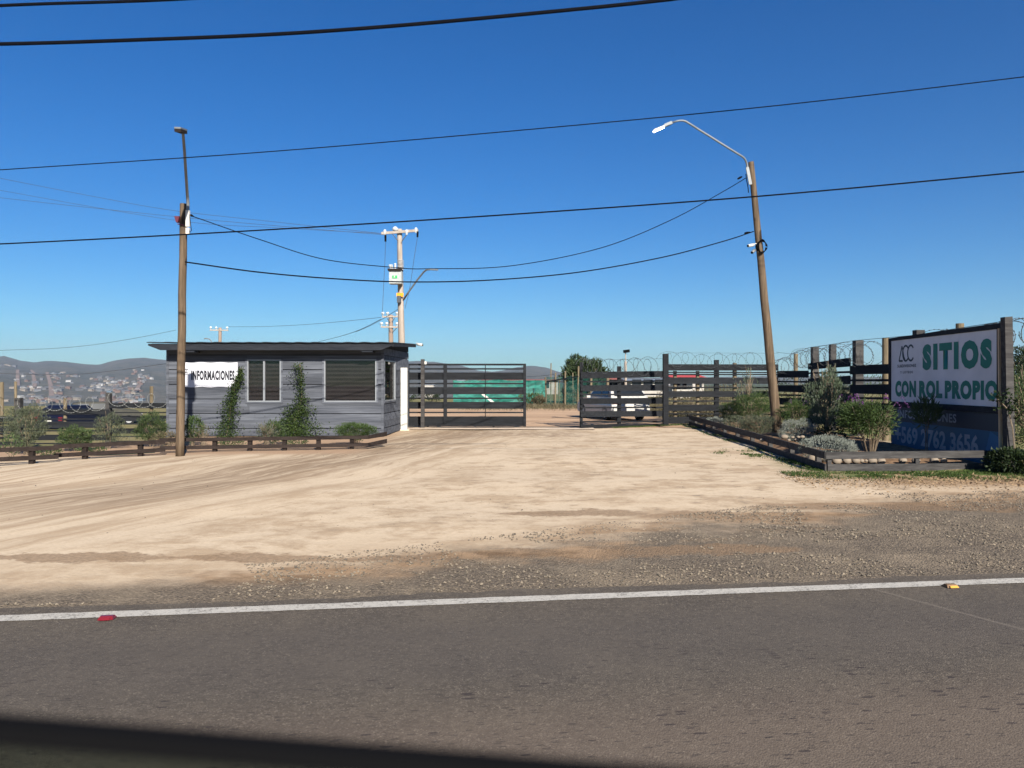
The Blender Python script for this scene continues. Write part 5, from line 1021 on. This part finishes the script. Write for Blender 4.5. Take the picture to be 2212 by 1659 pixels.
shed('low warehouse with a bright red roof beyond the right fence', 1350, 1650, 703, 680, c4, 120, 'redroof', 'palewall')
shed('long white walled shed behind the parked white car', 945, 1275, 748, 718, c4, 85, 'alu', 'palewall')
shed('small pale shed left part of the view under the red roof', 1345, 1520, 790, 768, c4, 75, 'palewall', 'palewall', 5)
shed('low building with rusty brown roof behind the green shade net', 1240, 1960, 735, 720, c3, 110, 'brownroof', 'palewall')
shed('small reddish shed between the net fence and the white shed', 700, 835, 745, 705, c4, 90, 'brownroof', 'palewall', 5)
# ------------------------------------------------------------------ cars
def car(label, loc, yaw, paint, Lc=4.1, Wc=1.66, H=1.42, plate=True):
    t = thing('parked_car', (0, 0, 0), label, 'car'); h = Wc/2
    prof = [(-Lc/2, .35), (-Lc/2-.03, .62), (-Lc/2+.02, .90), (-Lc/2+.10, .98), (-Lc/2+.42, 1.34), (-Lc/2+.75, H), (-Lc/2+2.1, H-.02), (-Lc/2+2.75, 1.0), (Lc/2-.25, .86), (Lc/2, .62), (Lc/2, .35), (Lc/2-.1, .25), (-Lc/2+.1, .25)]
    def wfac(z): return h*(1 if z < .9 else 1-.20*(z-.9)/(H-.9))
    g = MB(); n = len(prof); rings = []
    for s_, k in ((-1, .96), (-1, 1), (1, 1), (1, .96)):
        inset = 0 if k == 1 else 1; rings.append([(p[0]*(1 if inset == 0 else .985), s_*(wfac(p[1])-(.0 if inset else .03) if inset else wfac(p[1])-.05), p[1]-(0)) for p in prof])
    # four rings across the width: outer skins slightly lower than the crown for rounded shoulders
    rings = [[(p[0]*.985, -wfac(p[1]), .03+p[1]*.965) for p in prof], [(p[0], -wfac(p[1])+.09, p[1]) for p in prof], [(p[0], wfac(p[1])-.09, p[1]) for p in prof], [(p[0]*.985, wfac(p[1]), .03+p[1]*.965) for p in prof]]
    V = [v for r_ in rings for v in r_]; Fc = [tuple(range(n-1, -1, -1)), tuple(3*n+i for i in range(n))]
    for k in range(3): Fc += [(k*n+i, k*n+(i+1) % n, (k+1)*n+(i+1) % n, (k+1)*n+i) for i in range(n)]
    g.add(V, Fc); g.build('body', M[paint], t)
    rx = -Lc/2
    g = MB(); g.add([(rx+.13, -h*.80, 1.03), (rx+.13, h*.80, 1.03), (rx+.40, h*.72, 1.33), (rx+.40, -h*.72, 1.33)], [(0, 3, 2, 1)]); 
    for v in g.v: v[:, 0] -= .022
    g.build('rear_window', M['carwin'], t)
    for s_ in (-1, 1):
        g = MB()
        for (xa, xb, xc, xd) in ((rx+.42, rx+1.25, rx+1.25, rx+.72), (rx+1.33, rx+2.62, rx+2.12, rx+1.33)):
            g.add([(xa, s_*(wfac(1.0)+.008), .99), (xb, s_*(wfac(1.0)+.008), .99), (xc, s_*(wfac(1.34)+.008), 1.31), (xd, s_*(wfac(1.34)+.008), 1.31)], [(0, 1, 2, 3)])
        g.build('side_window', M['carwin'], t)
        g = MB(); g.box((rx-.0, s_*h*.86, .80), (.07, .20, .20)); g.build('tail_light', M['red'], t)
        g = MB(); g.box((rx+2.45, s_*(h+.09), .98), (.1, .16, .12)); g.build('mirror', M[paint], t)
        for wx in (rx+.78, Lc/2-.75):
            g = MB(); g.cyl((wx, s_*(h-.10), .30), .30, .2, 20, 'Y'); wl = g.build('wheel', M['tyre'], t); g = MB(); g.cyl((wx, s_*(h+.005), .30), .18, .02, 14, 'Y'); g.build('rim', M['rim'], wl)
    g = MB(); g.box((rx-.06, 0, .42), (.12, Wc*.96, .22)); g.box((Lc/2+.03, 0, .42), (.12, Wc*.96, .22)); g.build('bumper', M[paint], t)
    g = MB(); g.box((rx-.045, 0, .66), (.02, .44, .13)); g.build('number_plate', M['white'], t)
    g = MB(); g.box((rx-.04, 0, .76), (.03, .5, .025)); g.build('boot_trim', M['black'], t)
    g = MB(); g.box((Lc/2-.02, 0, .66), (.05, Wc*.8, .12)); g.build('headlight', M['alu'], t)
    t.location = loc; t.rotation_euler = (0, 0, yaw); return t
c_ = Vector((4.85, 31.4)); yaw = R(90+15); hl = 2.05
car('white hatchback seen from behind through the slatted fence panel', (c_.x+math.cos(yaw)*hl, c_.y+math.sin(yaw)*hl, .0), yaw, 'carwhite')
t = car('dark navy hatchback parked beyond the low fence at the left', ((155-CX)/F*42, 42.5, -1.15), R(80), 'carnavy', H=1.5)
car('beige car parked right of the navy car beyond the low fence', ((215-CX)/F*46, 46.5, -1.0), R(30), 'carbeige')
# ------------------------------------------------------------------ grass, litter, gravel
def scatter_grass(label, pts, h, name='grass', mat='grass', wd=.012, L=None):
    g = MB(); P_ = np.array(pts); n = len(P_); D_ = np.stack([rng.normal(0, .45, n), rng.normal(0, .45, n), np.ones(n)], 1); leaves(g, P_, D_, h, wd, .3); return tag(g.build(name, M[mat]), label, name, kind='stuff')
pts = []
for i in range(15000):     # strip under and before the front rail
    x = random.uniform(4.7, 13); y = random.gauss(13.1, .30)
    if noise.noise((x*1.3, y*1.3, 0))+.25*noise.noise((x*5, y*5, 1)) > -.12-(.3 if y > 13.2 else 0) and y < 13.68: pts.append((x, y, gz(x, y)-.005))
for i in range(5000):      # along the side rail, in its shade
    t_ = random.random()**1.3; off = abs(random.gauss(0, .16)); x = BA[0]+(BC[0]-BA[0])*t_-off-.03; y = BA[1]+15.1*t_
    if noise.noise((x*2, y*.8, 0)) > -.1: pts.append((x, y, -.005))
for i in range(1600): x = random.gauss(5.15, .35); y = random.gauss(17.0, .4); pts.append((x, y, -.004)) if noise.noise((x*2, y*2, 0)) > .12 else None
for i in range(2200): x = random.uniform(3.5, 6.9); t_ = (x-PA[0])/(PB[0]-PA[0]); y = min(28.9, PA[1]+2.3*t_)-abs(random.gauss(0, .2)); pts.append((x, y, -.005))
scatter_grass('short green grass and weeds along the bed rails and fence foot', pts, .05, wd=.012)
pts = [(random.uniform(-3, 12), random.gauss(47.5, 2.5), 0) for _ in range(5000)]+[(random.uniform(6.5, 16), random.uniform(30.5, 44), 0) for _ in range(5000)]
scatter_grass('dry olive grass in the field behind the fences', pts, .28, name='field_grass', mat='dry', wd=.03)
g = MB(); P_ = [(random.uniform(4.5, 13), random.gauss(12.4, .5), .012) for _ in range(4500)]; leaves(g, np.array(P_), np.stack([rng.normal(size=len(P_)), rng.normal(size=len(P_)), rng.normal(size=len(P_))*.25+.1], 1), .05, .02); tag(g.build('leaf_litter', M['litter']), 'dry leaf litter in front of the grass strip', 'litter', kind='stuff')
def gravel(n, fn, r0, r1, label, name='gravel'):
    P_ = []; 
    while len(P_) < n:
        q = fn()
        if q: P_.append(q)
    P_ = np.array(P_); r_ = rng.uniform(0, 1, n)**2.5*(r1-r0)+r0; base = np.array([(1, 0, 0), (0, 1, 0), (-1, 0, 0), (0, -1, 0), (0, 0, .75), (0, 0, -.5)]); V = base[None]*r_[:, None, None]*rng.uniform(.6, 1.3, (n, 6, 1))
    a = rng.uniform(0, 6.28, n); ca, sa = np.cos(a)[:, None], np.sin(a)[:, None]; V = np.stack([V[..., 0]*ca-V[..., 1]*sa, V[..., 0]*sa+V[..., 1]*ca, V[..., 2]+rng.normal(0, .15, (n, 6))*r_[:, None]], -1)+P_[:, None, :]
    f = np.array([(0, 1, 4), (1, 2, 4), (2, 3, 4), (3, 0, 4), (1, 0, 5), (2, 1, 5), (3, 2, 5), (0, 3, 5)]); g = MB(); g.v = [V.reshape(-1, 3)]; g.n = n*6; g.f = (f[None]+np.arange(n)[:, None, None]*6).reshape(-1, 3).tolist()
    return tag(g.build(name, M['gravel']), label, 'gravel', kind='stuff')
def gfn():
    u = random.uniform(-9, 12); top = min(4.4, max(.75, 1.75+.42*u))
    vv = random.uniform(.3, top+.25)
    x, y, _ = rp(u, V0+vv)
    if random.random() > .35+.65*sm(u, 0, 5): return None
    if noise.noise((x*.9, y*.9, 0))+.3*noise.noise((x*4, y*4, 0)) < -.05: return None
    return (x, y, .004)
gravel(24000, gfn, .003, .017, 'loose grey and tan gravel on the shoulder between road and forecourt')
def gfn2(): x = random.uniform(-10, 8); y = random.uniform(8, 25); return (x, y, .0) if x < 5.3 else None
gravel(1200, gfn2, .004, .014, 'scattered pebbles over the sandy forecourt', 'pebbles')
# ------------------------------------------------------------------ the car door the picture is taken over
t = thing('car_door', (0, .2, .9), 'car door with its tinted window half lowered, right below the viewpoint', 'car door')
dg = .155; gl0 = W(-350, 1536, dg); gl1 = W(1700, 1700, dg)
def pane(g, a, b, y0, y1, zlo, dz=0): g.hexa([(a.x, y0, zlo), (b.x, y0, zlo), (b.x, y1, zlo), (a.x, y1, zlo)], [(a.x, y0, a.z+dz), (b.x, y0, b.z+dz), (b.x, y1, b.z+dz), (a.x, y1, a.z+dz)])
g = MB(); pane(g, gl0, gl1, dg, dg+.004, 1.30, -.0052); gl_o = g.build('window_glass', M['tint'], t)
g = MB(); a, b = gl0, gl1; g.hexa([(a.x, dg-.0005, a.z-.0042), (b.x, dg-.0005, b.z-.0042), (b.x, dg+.0045, b.z-.0042), (a.x, dg+.0045, a.z-.0042)], [(a.x, dg-.0005, a.z), (b.x, dg-.0005, b.z), (b.x, dg+.0045, b.z), (a.x, dg+.0045, a.z)]); g.build('glass_edge', M['black'], gl_o)  # opaque black strip painting the dark refraction along the glass edge
g = MB(); g.hexa([(-.75, dg-.05, .45), (.7, dg-.05, .45), (.7, dg+.08, .45), (-.75, dg+.08, .45)], [(-.75, dg-.03, 1.30), (.7, dg-.03, 1.30), (.7, dg+.05, 1.30), (-.75, dg+.05, 1.30)]); g.build('door_panel', M['carnavy'], t)
g = MB(); g.box((.35, dg+.085, 1.1), (.22, .04, .04)); g.build('handle', M['black'], t)
# ------------------------------------------------------------------ haze
HAZE = .00011
if HAZE:
    g = MB(); g.box((0, 2350, 95), (9000, 5300, 270)); hz = tag(g.build('haze', M['black'], loc=(0, 2350, 95)), kind='stuff')
    m_ = bpy.data.materials.new('haze_air'); m_.use_nodes = True; n_ = m_.node_tree; n_.nodes.remove(n_.nodes['Principled BSDF']); pv = n_.nodes.new('ShaderNodeVolumePrincipled'); pv.inputs['Color'].default_value = (.6, .76, 1, 1); pv.inputs['Density'].default_value = HAZE; pv.inputs['Anisotropy'].default_value = .1
    n_.links.new(pv.outputs[0], n_.nodes['Material Output'].inputs['Volume']); hz.data.materials[0] = m_
print('houses', cnt, 'objects', len(bpy.data.objects))
